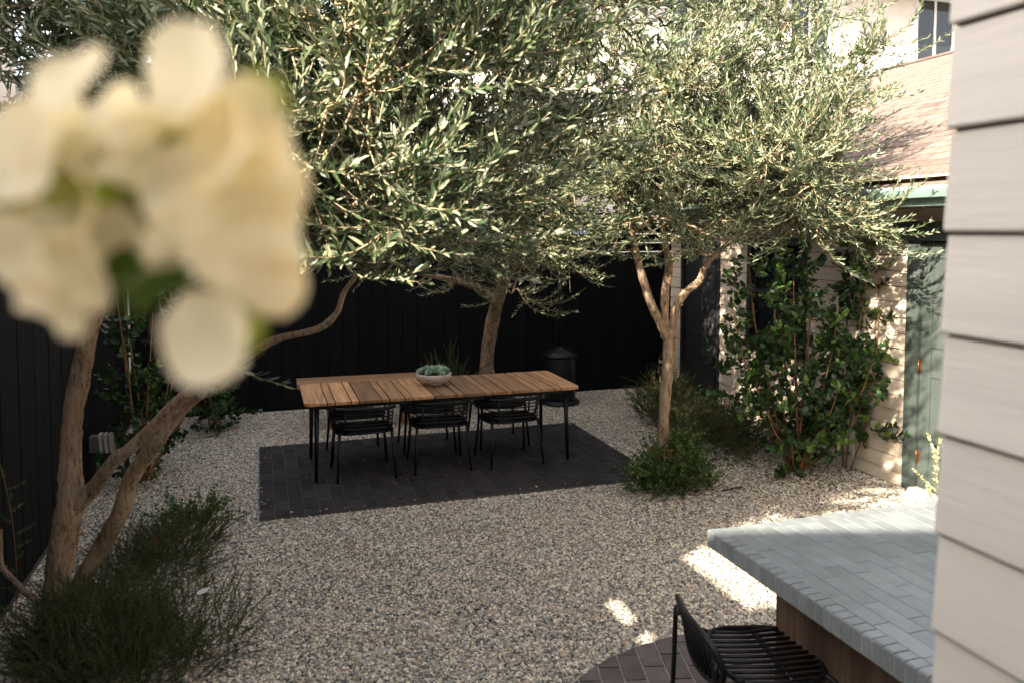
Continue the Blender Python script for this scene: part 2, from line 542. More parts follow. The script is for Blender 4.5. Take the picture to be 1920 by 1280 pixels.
def clip_circle(poly, r):
    """keep the part of a small convex polygon inside a circle"""
    out = []
    n = len(poly)
    for i in range(n):
        p, q = poly[i], poly[(i + 1) % n]
        pi, qi = math.hypot(*p) <= r, math.hypot(*q) <= r
        if pi: out.append(p)
        if pi != qi:
            lo, hi = (0., 1.) if pi else (1., 0.)
            for _ in range(24):
                mid = (lo + hi) / 2
                w = (p[0] + (q[0] - p[0]) * mid, p[1] + (q[1] - p[1]) * mid)
                if math.hypot(*w) <= r: lo = mid
                else: hi = mid
            out.append((p[0] + (q[0] - p[0]) * lo, p[1] + (q[1] - p[1]) * lo))
    return out


rot = R(75)
for i in range(-14, 15):
    for j in range(-8, 9):
        w_, l_ = 0.115, 0.232
        cx = (j + (0.5 if i % 2 else 0)) * l_
        cy = i * w_
        quad = [(cx - l_ / 2 + .006, cy - w_ / 2 + .006), (cx + l_ / 2 - .006, cy - w_ / 2 + .006), (cx + l_ / 2 - .006, cy + w_ / 2 - .006), (cx - l_ / 2 + .006, cy + w_ / 2 - .006)]
        quad = [(p[0] * math.cos(rot) - p[1] * math.sin(rot), p[0] * math.sin(rot) + p[1] * math.cos(rot)) for p in quad]
        pc = clip_circle(quad, CR - 0.004)
        if len(pc) < 3: continue
        ar = abs(sum(pc[k][0] * pc[(k + 1) % len(pc)][1] - pc[(k + 1) % len(pc)][0] * pc[k][1] for k in range(len(pc)))) / 2
        if ar < 0.0008: continue
        mx = sum(p[0] for p in pc) / len(pc); my = sum(p[1] for p in pc) / len(pc)
        if my + CC[1] < 1.2: continue
        MB().prism([(p[0] - mx, p[1] - my) for p in pc], 'z', -0.02, random.uniform(.0, .003)).obj('paver', M['paver2'], rp, (mx, my, 0.0255))


# ------------------------------------------------------------------ fences
def board_mesh(w, h, t=0.02):
    return MB().prism([(-w / 2, -t), (w / 2, -t), (w / 2, 0.0), (w / 2 - .006, .004), (-w / 2 + .006, .004), (-w / 2, 0.0)], 'z', 0, h)


bf = empty('fence', (0, FY, 0))
tag(bf, 'black vertical board fence along the back behind the dining table, slatted on top', 'fence')
bw = 0.19
bm = MB().prism([(-bw / 2 + .0025, .022), (-bw / 2 + .0025, 0.004), (-bw / 2 + .008, 0), (bw / 2 - .008, 0), (bw / 2 - .0025, .004), (bw / 2 - .0025, .022)], 'z', 0, 1.88).mesh('fence_board', M['fence'])
x = FX + 0.1
while x < 7.9:
    link('fence_board', bm, bf, (x, random.uniform(-.003, .003), 0.02))
    x += bw
MB().box(FX, 7.9, .028, .05, 0.1, 0.2).obj('rail', M['fence'], bf)
MB().box(FX, 7.9, .028, .05, 1.65, 1.75).obj('rail', M['fence'], bf)
MB().box(FX, 7.9, -.012, .05, 1.902, 1.94).obj('rail', M['fence'], bf)
for k in range(4):
    z = 1.955 + k * 0.128
    MB().box(FX, 7.9, 0.0, 0.022, z, z + 0.112).obj('slat', M['fence'], bf)
MB().box(FX, 7.9, -.02, .06, 2.468, 2.5).obj('cap', M['fence'], bf)
for x in np.arange(FX + 0.3, 7.9, 1.9):
    MB().box(x - .045, x + .045, .052, .14, 0, 2.465).obj('post', M['fence'], bf)
MB().box(FX, 7.9, .0225, .0265, 0.0, 1.9).obj('backing', M['fence'], bf)  # sheet added behind the boards to stop light showing through the joints
MB().box(3.9, HX + 0.3, -0.05, -0.008, 0.0, 0.10).obj('kickboard', M['fence'], bf)

lf = empty('fence', (FX, 0, 0))
tag(lf, 'tall black board fence along the left side behind the big olive trunk', 'fence')
bm2 = MB().prism([(-.022, -bw / 2 + .0025), (-.004, -bw / 2 + .0025), (0, -bw / 2 + .008), (0, bw / 2 - .008), (-.004, bw / 2 - .0025), (-.022, bw / 2 - .0025)], 'z', 0, 2.22).mesh('fence_board', M['fence'])
y = 0.1
while y < FY - 0.05:
    link('fence_board', bm2, lf, (random.uniform(-.003, .003), y, 0.005))
    y += bw
MB().box(-.0255, -.0225, 0, FY - .08, 0.0, 2.22).obj('backing', M['fence'], lf)  # same added sheet, blocking light at the board joints
for z0, z1 in ((0.1, 0.2), (1.95, 2.05)):
    MB().box(-.05, -.026, 0, FY - .08, z0, z1).obj('rail', M['fence'], lf)
MB().box(-.06, -.002, 0, 1.72, 2.228, 2.29).obj('slat', M['fence'], lf)
MB().box(-.06, -.002, 2.42, FY - .08, 2.228, 2.29).obj('slat', M['fence'], lf)  # slat course broken out of view, a gap shaped to pass a sun streak
for k in range(3):
    MB().box(-.03, -.002, 0, FY - .08, 2.291 + k * .147, 2.291 + k * .147 + .1455).obj('slat', M['fence'], lf)
for y in np.arange(0.2, FY, 1.65):
    MB().box(-.15, -.062, y - .045, y + .045, 0, 2.73).obj('post', M['fence'], lf)

# ------------------------------------------------------------------ garden house on the right
gh = empty('garden_house', (HX, 0, 0))
tag(gh, 'cream lap sided garden house with green doors and shingled roof at right', 'house')
GW = 7.3   # depth in x
Y0, Y1 = 1.6, 9.62
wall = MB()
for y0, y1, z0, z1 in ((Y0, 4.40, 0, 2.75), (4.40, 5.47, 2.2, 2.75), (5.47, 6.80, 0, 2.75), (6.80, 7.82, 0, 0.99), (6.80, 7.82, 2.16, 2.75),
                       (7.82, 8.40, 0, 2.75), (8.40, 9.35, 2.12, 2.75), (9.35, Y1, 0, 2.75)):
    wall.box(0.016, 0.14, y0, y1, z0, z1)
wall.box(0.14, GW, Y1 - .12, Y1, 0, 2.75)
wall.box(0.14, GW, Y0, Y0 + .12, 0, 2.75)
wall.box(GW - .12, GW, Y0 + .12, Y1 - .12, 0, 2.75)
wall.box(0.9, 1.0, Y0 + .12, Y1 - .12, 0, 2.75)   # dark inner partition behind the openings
wall.obj('wall', M['gap_shade'], gh)  # wall behind the boards, coloured brown so the gaps read as shadow lines
# gable end triangles
MB().add([(0.016, Y1 - .001, 2.75), (GW, Y1 - .001, 2.75), (GW / 2, Y1 - .001, 4.5), (0.016, Y1 - .12, 2.75), (GW, Y1 - .12, 2.75), (GW / 2, Y1 - .12, 4.5)],
         [(0, 2, 1), (3, 4, 5), (0, 3, 5, 2), (1, 2, 5, 4), (0, 1, 4, 3)]).obj('gable', M['cream'], gh)
EX = 0.137
segs = [(Y0, 4.40, 0, 2.75), (5.47, 6.80, 0, 2.75), (7.82, 8.40, 0, 2.75), (9.35, Y1, 0, 2.75),
        (4.40, 5.47, 2.2, 2.75), (6.80, 7.82, 0, 0.99), (6.80, 7.82, 2.16, 2.75), (8.40, 9.35, 2.12, 2.75)]
for k in range(21):
    z = -0.02 + k * EX
    for y0, y1, a, b in segs:
        zz0, zz1 = max(z, a), min(z + EX - .008, b)
        if zz1 - zz0 < 0.02: continue
        t0 = 0.0 + 0.011 * (zz0 - z) / EX
        t1 = 0.0 + 0.011 * (zz1 - z) / EX
        MB().prism([(0.0145, zz0), (0.0145, zz1), (t1, zz1), (t0, zz0 + .001), (t0 + .002, zz0)], 'y', y0 + .001, y1 - .001).obj('siding_board', M['cream'], gh)
# main green door
MB().box(-.012, .13, 5.33, 5.468, 0.0, 2.195).obj('door_jamb', M['green'], gh)
MB().box(-.012, .13, 4.402, 4.52, 0.0, 2.195).obj('door_jamb', M['green'], gh)
MB().box(-.055, .012, 4.26, 5.575, 2.165, 2.325).obj('door_header', M['green'], gh)
dr = empty('door', (0.03, 0, 0)); dr.parent = gh
d = MB()
d.box(0, .035, 4.525, 5.325, 0.04, 2.15)
for y0, y1, z0, z1 in ((5.215, 5.325, 0.04, 2.15), (4.525, 4.635, 0.04, 2.15), (4.635, 5.215, 2.02, 2.15), (4.635, 5.215, 1.27, 1.41), (4.635, 5.215, 0.04, 0.25), (4.635, 5.215, 1.02, 1.08)):
    d.box(-.012, -.0005, y0 + .001, y1 - .001, z0, z1)
d.obj('door_leaf', M['green'], dr)
for z in (1.04, .26, 1.84):
    h = MB().tube([(-.026, 5.328, z), (-.026, 5.328, z + .115)], .006, 10)
    h.box(-.017, -.0125, 5.306, 5.322, z + .006, z + .109)
    h.obj('hinge', M['brass'] if z < 1.5 else M['dark'], dr)
MB().tube([(-.06, 4.62, 1.0), (-.06, 4.62, 1.12)], .01, 8).obj('handle', M['brass'], dr)
MB().prism([(-.07, .022), (.12, .022), (.12, .052), (-.05, .05), (-.07, .04)], 'y', 4.44, 5.34).obj('threshold', M['pipe'], gh)
# second dark door
d2 = MB().box(.05, .09, 8.46, 9.29, 0.02, 2.06)
d2.box(.038, .0495, 8.56, 9.19, 0.2, 0.95); d2.box(.038, .0495, 8.56, 9.19, 1.1, 1.9)
d2 = d2.obj('door', M['dark'], gh)
MB().tube([(.0, 8.55, 1.0), (.0, 8.55, 1.1)], .012, 8).obj('handle', M['grey'], d2)
f = MB().box(0.0, .12, 8.401, 8.455, 0, 2.118); f.box(0.0, .12, 9.295, 9.349, 0, 2.118); f.box(0.0, .12, 8.456, 9.294, 2.065, 2.118)
f.obj('door_frame', M['dark'], gh)
# window behind the shrub
wd = MB()
wd.box(-.02, .1, 6.80, 6.87, 0.99, 2.16); wd.box(-.02, .1, 7.75, 7.82, 0.99, 2.16)
wd.box(-.02, .1, 6.871, 7.749, 2.09, 2.16); wd.box(-.02, .1, 6.871, 7.749, 0.99, 1.06)
wd = wd.obj('window', M['dark'], gh)
MB().box(-.005, .06, 7.27, 7.33, 1.062, 2.088).obj('mullion', M['dark'], wd)
MB().box(0.0, .06, 6.872, 7.268, 1.55, 1.59).obj('glazing_bar', M['dark'], wd)
MB().box(0.0, .06, 7.332, 7.748, 1.55, 1.59).obj('glazing_bar', M['dark'], wd)
MB().box(.065, .07, 6.871, 7.749, 1.061, 2.089).obj('pane', M['glass'], wd)
MB().box(-.06, -.002, 6.76, 7.86, 0.93, 0.985).obj('window_sill', M['dark'], wd)
# roof: deck, shingles, fascia, gutter, rafter tails
PT = 0.5
ex, ez, rx, rz_ = -0.50, 2.575, 3.65, 2.575 + 4.15 * PT
RY0, RY1 = 0.9, 9.95
rf = MB().add([(ex, RY0, ez), (rx, RY0, rz_), (rx, RY1, rz_), (ex, RY1, ez), (ex, RY0, ez - .04), (rx, RY0, rz_ - .04), (rx, RY1, rz_ - .04), (ex, RY1, ez - .04)],
              [(0, 1, 2, 3), (4, 7, 6, 5), (0, 4, 5, 1), (3, 2, 6, 7), (0, 3, 7, 4), (1, 5, 6, 2)])
bx = 2 * rx - ex
rf.add([(bx, RY0, ez), (rx + .001, RY0, rz_), (rx + .001, RY1, rz_), (bx, RY1, ez), (bx, RY0, ez - .04), (rx + .001, RY0, rz_ - .04), (rx + .001, RY1, rz_ - .04), (bx, RY1, ez - .04)],
       [(0, 3, 2, 1), (4, 5, 6, 7), (0, 1, 5, 4), (3, 7, 6, 2), (0, 4, 7, 3), (1, 2, 6, 5)])
rf = rf.obj('roof', M['shingle'], gh)
ang = math.atan(PT)
sl = 0.145
tabm = []
for w in (0.29, 0.24, 0.34):
    tabm.append((w, MB().prism([(0, .003), (sl + .03, .001), (sl + .03, .006), (0.0, .012)], 'y', 0.003, w - 0.004).mesh('shingle', M['shingle'])))
nsl = int((4.15 / math.cos(ang)) / sl)
rest = MB()
count = 0
cells = []
for k in range(nsl):
    y = 3.2 - (k % 3) * 0.11
    while y < RY1 - 0.02:
        w, me = tabm[random.randrange(3)]
        cells.append((k, y, w, me)); y += w
cells.sort(key=lambda c: abs(c[1] - 5.0) + c[0] * 0.08)
for k, y, w, me in cells:
    px = ex + k * sl * math.cos(ang); pz = ez + k * sl * math.sin(ang) + random.uniform(0.0005, 0.004)
    if count < 300 and y > 4.0:
        link('shingle', me, rf, (px, y, pz), (0, -ang, 0))
        count += 1
    else:
        a = np.array([vv.co for vv in me.vertices])
        ca, sa = math.cos(-ang), math.sin(-ang)
        q = np.column_stack([a[:, 0] * ca + a[:, 2] * sa + px, a[:, 1] + y, -a[:, 0] * sa + a[:, 2] * ca + pz])
        rest.add(q, [tuple(p.vertices) for p in me.polygons])
tag(rest.obj('shingles', M['shingle'], rf), kind='stuff')
MB().tube([(rx, RY0, rz_ + .012), (rx, RY1, rz_ + .012)], .03, 6).obj('ridge_cap', M['shingle'], rf)
gp = [(-.50, 2.50), (-.58, 2.50), (-.60, 2.535), (-.612, 2.56), (-.612, 2.585), (-.602, 2.585), (-.60, 2.565), (-.588, 2.54), (-.572, 2.512), (-.51, 2.512), (-.51, 2.57), (-.50, 2.57)]
MB().prism(gp, 'y', RY0, RY1).obj('gutter', M['gutter'], gh)
MB().box(-.49, -.47, RY0, RY1, 2.44, 2.565).obj('fascia', M['gutter'], gh)
MB().box(-.469, -.001, RY0 + .3, RY1 - .3, 2.66, 2.675).obj('soffit', M['cream'], gh)
for y in np.arange(1.9, 9.8, 0.61):
    MB().add([(-.468, y, 2.44), (-.002, y, 2.56), (-.002, y, 2.655), (-.468, y, 2.54), (-.468, y + .05, 2.44), (-.002, y + .05, 2.56), (-.002, y + .05, 2.655), (-.468, y + .05, 2.54)],
             [(0, 1, 2, 3), (7, 6, 5, 4), (0, 4, 5, 1), (1, 5, 6, 2), (2, 6, 7, 3), (3, 7, 4, 0)]).obj('rafter_tail', M['green'], gh)

# ------------------------------------------------------------------ house the picture is taken from: lap siding at right, gable behind
wh = empty('siding_house', (1.0, 0.94, 0))
tag(wh, 'house with greyish white lap siding filling the right edge', 'house')
EXW = 0.154
for k in range(-6, 18):
    z = 1.64 - 0.004 + k * EXW - 0.62
    if z < -0.02: continue
    b = MB()
    gz = z + EXW - .0055
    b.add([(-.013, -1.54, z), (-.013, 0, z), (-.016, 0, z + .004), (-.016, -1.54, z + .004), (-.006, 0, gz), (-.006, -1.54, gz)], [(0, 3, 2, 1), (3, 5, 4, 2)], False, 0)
    b.add([(-.006, -1.54, gz), (-.006, 0, gz), (.004, 0, gz + .001), (.004, -1.54, gz + .001), (.004, 0, gz + .0055), (.004, -1.54, gz + .0055)], [(0, 3, 2, 1), (3, 5, 4, 2)], False, 1)  # groove ledge and back, with their shade put into the brown colour
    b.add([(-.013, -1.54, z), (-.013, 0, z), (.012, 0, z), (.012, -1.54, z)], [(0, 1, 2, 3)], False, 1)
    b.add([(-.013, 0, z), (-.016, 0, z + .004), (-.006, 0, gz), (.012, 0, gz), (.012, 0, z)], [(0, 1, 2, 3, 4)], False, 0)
    b.obj('siding_board', [M['white'], M['gap_shade']], wh)
MB().box(.013, 4.2, -1.54, -.004, 0, 3.62).obj('wall', M['white'], wh)
MB().prism([(0.0, 3.62), (4.25, 3.62), (4.25, 3.66), (0.0, 3.66)], 'y', -1.5, 0.05).obj('porch_roof', M['roofgrey'], wh)
# main body with its gable facing the courtyard (behind the camera)
rk, sl_ = 5.13, 0.219
prof = [(-9.0, 0), (3.2, 0), (3.2, rk - sl_ * 9.6), (-6.0, rk - sl_ * .4), (-9.0, rk - sl_ * .4 - 1.2)]
prof = [(p[0] - 0.0, p[1]) for p in prof]
MB().prism([(p[0], p[1]) for p in prof], 'y', -7.5, -1.545).obj('house_body', M['white'], wh)
MB().prism([(-10.0, rk - sl_ * .4 - 1.6), (-6.0, rk - sl_ * .4), (3.6, rk - sl_ * 10.0), (3.6, rk - sl_ * 10 + .03), (-6.0, rk - sl_ * .4 + .03), (-10.0, rk - sl_ * .4 - 1.57)], 'y', -7.7, -1.54).obj('gable_roof', M['roofgrey'], wh)

# ------------------------------------------------------------------ houses beyond the fences
fh = empty('two_storey_house', (14, 16, 0))
tag(fh, 'pale stucco two storey house beyond the garden house with tall windows', 'house')
MB().box(-9.0, 9.0, 0.12, 8, 0, 8.9).obj('wall', M['stucco'], fh)
MB().prism([(-1.05, 8.2), (8, 8.2), (8, 8.32), (-1.05, 8.32)], 'x', -9.4, 9.4).obj('eave', M['trim'], fh)
MB().prism([(-1.05, 8.325), (9, 8.325), (4, 10.4)], 'x', -9.5, 9.5).obj('roof', M['roofgrey'], fh)
for xx, zz, w, h in ((1.75, 5.9, 1.25, 2.2), (-2.0, 6.2, 1.2, 1.8), (-5.2, 6.2, 1.2, 1.8), (5.0, 6.2, 1.2, 1.8), (-1.6, 2.9, 1.2, 1.5), (-5.0, 2.9, 1.2, 1.5)):
    w_ = MB()
    t = .07
    w_.box(xx, xx + w, .06, .118, zz, zz + t); w_.box(xx, xx + w, .06, .118, zz + h - t, zz + h)
    w_.box(xx, xx + t, .06, .118, zz + t, zz + h - t); w_.box(xx + w - t, xx + w, .06, .118, zz + t, zz + h - t)
    w_ = w_.obj('window', M['trim'], fh)
    MB().box(xx + w / 2 - .03, xx + w / 2 + .03, .07, .117, zz + t, zz + h - t).obj('mullion', M['trim'], w_)
    MB().box(xx + t, xx + w / 2 - .031, .095, .1, zz + t, zz + h - t).obj('pane', M['glass'], w_)
    MB().box(xx + w / 2 + .031, xx + w - t, .095, .1, zz + t, zz + h - t).obj('pane', M['glass'], w_)

bh = empty('bungalow', (0, 13.2, 0))
tag(bh, 'low pale bungalow with a grey roof behind the back fence', 'house')
MB().box(-5.5, 5.2, 0, 6, 0, 3.2).obj('wall', M['stucco'], bh)
MB().prism([(-.6, 3.15), (6.6, 3.15), (3, 5.0)], 'x', -5.9, 5.6).obj('roof', M['roofgrey'], bh)
for xx in (-3.5, 0.2, 2.6):
    w_ = MB(); w_.box(xx, xx + 1.2, -.05, -.002, 1.3, 2.6)
    w_ = w_.obj('window', M['trim'], bh)
    MB().box(xx + .08, xx + 1.12, -.056, -.051, 1.38, 2.52).obj('pane', M['glass'], w_)

nh = empty('added_neighbour_house', (-3.3, 1.05, 0))  # house added as a shadow caster, sized by the shade it throws
tag(nh, 'tall neighbouring house added beyond the left fence to shade the courtyard', 'house')
MB().box(-7, -0.25, 0, 13, 0, 5.0).obj('wall', M['stucco'], nh)
MB().prism([(-7.4, 5.02), (-0.245, 5.02), (-0.245, 5.245), (-3.6, 6.3), (-7.4, 5.12)], 'y', -0.02, 13.1).obj('roof', M['roofgrey'], nh)
MB().box(-6, -0.26, 2.6, 13, 5.25, 8.3).obj('added_storey', M['stucco'], nh)  # storey added to keep the sun off the back fence and second door


# ------------------------------------------------------------------ foliage kit
def unit(a):
    return a / np.maximum(np.linalg.norm(a, axis=-1, keepdims=True), 1e-9)


def leaves_geo(base, d, nrm, L, W, fold=0.25, wide=(0.3, 0.72)):
    """n leaves: two quads each, folded along the midrib"""
    d = unit(d); nrm = unit(nrm - d * np.sum(nrm * d, 1, keepdims=True))
    s = np.cross(d, nrm)
    L = L[:, None]; W = W[:, None] / 2
    up = nrm * W * fold
    t1, t2 = wide
    v = np.stack([base, base + d * L * t1 + s * W + up, base + d * L * t2 + s * W * .8 + up, base + d * L - nrm * L * .05,
                  base + d * L * t2 - s * W * .8 + up, base + d * L * t1 - s * W + up], 1)
    n = len(base)
    o = (np.arange(n) * 6)[:, None]
    f = np.concatenate([o + np.array([0, 1, 2, 3]), o + np.array([0, 3, 4, 5])], 1).reshape(-1, 4)
    return v.reshape(-1, 3), f


def stem_geo(P, r0, r1, seg=3):
    n = len(P)
    T = unit(np.gradient(P, axis=0))
    a = unit(np.cross(T, np.array([0.3, 0.9, 0.2]))); b = np.cross(T, a)
    rad = np.linspace(r0, r1, n)[:, None]
    v = np.stack([P + rad * (a * math.cos(2 * math.pi * k / seg) + b * math.sin(2 * math.pi * k / seg)) for k in range(seg)], 1).reshape(-1, 3)
    f = []
    for i in range(n - 1):
        for k in range(seg):
            k2 = (k + 1) % seg
            f.append((i * seg + k, i * seg + k2, (i + 1) * seg + k2, (i + 1) * seg + k))
    return v, np.array(f)


def twig_geo(g, length, pairs, L, W, sag, lift, spread=50, upb=0.35, whorl=2, pale=0.3, r0=.0028, stemn=7, t0=0.08, tint=None, wide=(0.3, .72), fold=.25, side=0.06):
    """arching twig along +x with opposite leaves; returns verts, quads, tint, material index"""
    t = np.linspace(0, 1, stemn)
    wig = g.normal(0, side)
    def sp(t):
        return np.stack([length * (t - 0.12 * t ** 2 * abs(sag)), length * wig * np.sin(3.1 * t) * 1.0, length * (-sag * t + lift * t * t)], -1)
    P = sp(t)
    V, F = stem_geo(P, r0, .0008)
    tt = np.repeat(np.linspace(t0, 0.985, pairs), whorl)
    n = len(tt)
    tt = np.clip(tt + g.normal(0, .012, n), 0.02, 1.0)
    base = sp(tt); T = unit(sp(tt + .02) - base)
    S0 = unit(np.cross(T, np.array([0, 0, 1.0]))); U0 = np.cross(S0, T)
    k = np.arange(n)
    phi = (k // whorl) * (math.pi / 2 + .2) + (k % whorl) * (2 * math.pi / whorl) + g.normal(0, .3, n)
    S = S0 * np.cos(phi)[:, None] + U0 * np.sin(phi)[:, None]
    a = np.radians(g.normal(spread, 11, n) * (1 - 0.45 * tt))[:, None]
    d = T * np.cos(a) + S * np.sin(a) + np.array([0, 0, upb]) * g.uniform(.3, 1.3, n)[:, None]
    ln = L * g.uniform(.7, 1.15, n) * (1 - 0.35 * np.abs(tt - .45))
    v, f = leaves_geo(base, d, T + g.normal(0, .35, (n, 3)), ln, W * g.uniform(.8, 1.15, n), fold, wide)
    tn = np.where(g.random(n) < pale, g.uniform(.75, 1, n), g.uniform(0.0, .65, n)) if tint is None else np.full(n, tint)
    f = f + len(V)
    tv = np.concatenate([np.full(len(F), .4), np.repeat(tn, 2)])
    mi = np.concatenate([np.ones(len(F), int), np.zeros(len(f), int)])
    return np.vstack([V, v]), np.vstack([F, f]), tv, mi


def quad_mesh(name, V, F, tint, mi, mats):
    me = bpy.data.meshes.new(name)
    V = np.ascontiguousarray(V, np.float32); F = np.ascontiguousarray(F, np.int32)
    me.vertices.add(len(V)); me.vertices.foreach_set('co', V.ravel())
    me.loops.add(F.size); me.loops.foreach_set('vertex_index', F.ravel())
    me.polygons.add(len(F)); me.polygons.foreach_set('loop_start', np.arange(0, F.size, 4, dtype=np.int32))
    for m in mats: me.materials.append(m)
    me.polygons.foreach_set('material_index', np.ascontiguousarray(mi, np.int32))
    me.update(calc_edges=True)
    a = me.attributes.new('tint', 'FLOAT', 'FACE')
    a.data.foreach_set('value', np.ascontiguousarray(tint, np.float32))
    return me


def merge(items):
    """items: (template, 3x3, translation)"""
    Vs, Fs, Ts, Ms = [], [], [], []
    o = 0
    for (V, F, T, m), A, t in items:
        Vs.append(V @ A.T + t); Fs.append(F + o); Ts.append(T); Ms.append(m); o += len(V)
    return np.vstack(Vs), np.vstack(Fs), np.concatenate(Ts), np.concatenate(Ms)


def euler_m(yaw, pitch, roll, s=1.0):
    m = Matrix.Rotation(yaw, 3, 'Z') @ Matrix.Rotation(-pitch, 3, 'Y') @ Matrix.Rotation(roll, 3, 'X')
    return np.array(m) * s


def scatter(parent, root, placements, templates, meshes, part, mass, mats, keep=300):
    """the nearest twigs become parts sharing mesh data, the rest one joined mass"""
    placements.sort(key=lambda p: p[2][0] ** 2 + p[2][1] ** 2 + (p[2][2] - EYE) ** 2)
    rt = np.array(root)
    items = []
    for i, (k, A, t) in enumerate(placements):
        if i < keep:
            o = bpy.data.objects.new(part, meshes[k])
            COL.objects.link(o)
            o.parent = parent
            m4 = Matrix(A.tolist()).to_4x4()
            m4.translation = Vector((t - rt).tolist())
            o.matrix_local = m4
        else:
            items.append((templates[k], A, t - rt))
    if items:
        me = quad_mesh(mass, *merge(items), mats)
        o = link(mass, me, parent)
        o['kind'] = 'stuff'


def limb(name, pts, parent, root, m, seg=10, knots=True, step=5):
    P, r = smooth_path([p[:3] for p in pts], [p[3] for p in pts], step)
    n = len(P)
    if knots:
        r = r * (1 + 0.025 * np.sin(np.arange(n) * 1.1 + pts[0][0] * 9) + rng.normal(0, .018, n))
        P = P + rng.normal(0, .03, (n, 3)) * r[:, None]
    P = P - np.array(root)
    mb = MB().tube([tuple(p) for p in P], list(r), seg)
    # roughen the surface of the limb
    vv = np.array(mb.v)
    cen = np.repeat(P, seg, axis=0)
    if knots:
        vv = cen + (vv - cen) * (1 + rng.normal(0, .05, (len(vv), 1)))
    mb.v = [tuple(p) for p in vv]
    return mb.obj(name, m, parent), P + np.array(root), r


def spur(mb, P, r, n):
    """short snags and pruning knobs on a limb"""
    for i in rng.integers(2, len(P) - 2, n):
        a = rng.uniform(0, 6.28)
        T = P[i + 1] - P[i]; T /= np.linalg.norm(T)
        s = np.cross(T, [math.cos(a), math.sin(a), .3]); s /= np.linalg.norm(s)
        L = r[i] * rng.uniform(1.2, 1.7)
        mb.tube([tuple(P[i] + s * r[i] * .6), tuple(P[i] + s * L + T * .005)], [r[i] * .34, r[i] * .2], 6)


OT = []
for i in range(14):
    g = np.random.default_rng(100 + i)
    L_ = g.uniform(.36, .64)
    OT.append(twig_geo(g, L_, int(L_ / .0235), .060, .0118, g.uniform(.1, .6), g.uniform(.35, .85), 52, .34, 2, .36, .0041, 9, .04))
OMATS = [M['olive'], M['twig']]
OM = [quad_mesh('leafy_twig', *t, OMATS) for t in OT]


TIP = [t[0][:, :3].min(0) for t in OT]


def olive(root, label, limbs, ells, lscale, seed, girth=.85, low=1.3, dens=.68):
    g = np.random.default_rng(seed)
    t = empty('olive_tree', root)
    tag(t, label, 'tree')
    skel = []
    spurs = MB()
    for nm, pts in limbs:
        o, P, r = limb(nm, [(*p[:3], p[3] * girth) for p in pts], t, root, M['bark'], 16)
        skel += [(P[i], r[i]) for i in range(len(P) // 3, len(P))] if nm == 'trunk' else [(P[i], r[i]) for i in range(len(P))]
        spur(spurs, P - np.array(root), r, 6 if nm == 'trunk' else 4)
    tag(spurs.obj('pruning_knobs', M['bark'], t), kind='stuff')
    SK = np.array([p for p, _ in skel]); SR = np.array([r for _, r in skel])
    place = []
    for x, y, z, rad, n in ells:
        c = np.array([x, y, z])
        hubs = max(2, int(n * dens) // 9)
        # main branchlet to the clump
        j = np.argmin(np.linalg.norm(SK - c, axis=1) + np.maximum(0, SK[:, 2] - c[2]) * .5)
        p0 = SK[j]; r0 = min(SR[j] * .8, .014)
        mid = (p0 + c) / 2 + np.array([0, 0, .12]) + g.normal(0, .06, 3)
        pts = [(*p0, r0), (*mid, r0 * .75), (*c, r0 * .5)]
        o, BP, BR = limb('branch', pts, t, root, M['bark'], 6, False, 5)
        for h in range(hubs):
            d = g.normal(0, 1, 3); d /= np.linalg.norm(d)
            hp = c + d * rad * g.uniform(.5, 1.0) * np.array([1, 1, .85])
            q = BP[g.integers(len(BP) // 2, len(BP))]
            mb_pts = [(*q, .006), (*((q + hp) / 2 + np.array([0, 0, .04]) + g.normal(0, .03, 3)), .0045), (*hp, .003)]
            bo, HP, HR = limb('branch', mb_pts, t, root, M['twig'], 5, False, 4)
            for k in range(9):
                u = g.uniform(.35, 1)
                b = HP[int(u * (len(HP) - 1))]
                out = unit((hp - c)[None] + g.normal(0, .32 * rad, (1, 3)))[0]
                yaw = math.atan2(out[1], out[0]) + g.normal(0, .35)
                pitch = np.clip(math.asin(np.clip(out[2], -1, 1)) * .6 + g.normal(.0, .35), -1.0, 1.1)
                k_ = int(g.integers(len(OT)))
                A = euler_m(yaw, pitch, g.normal(0, .35), lscale * g.uniform(.8, 1.15))
                if n > 9 and (OT[k_][0] @ A.T)[:, 2].min() + b[2] < low: continue
                place.append((k_, A, b))
    scatter(t, root, place, OT, OM, 'leafy_twig', 'crown', OMATS, 300)
    return t


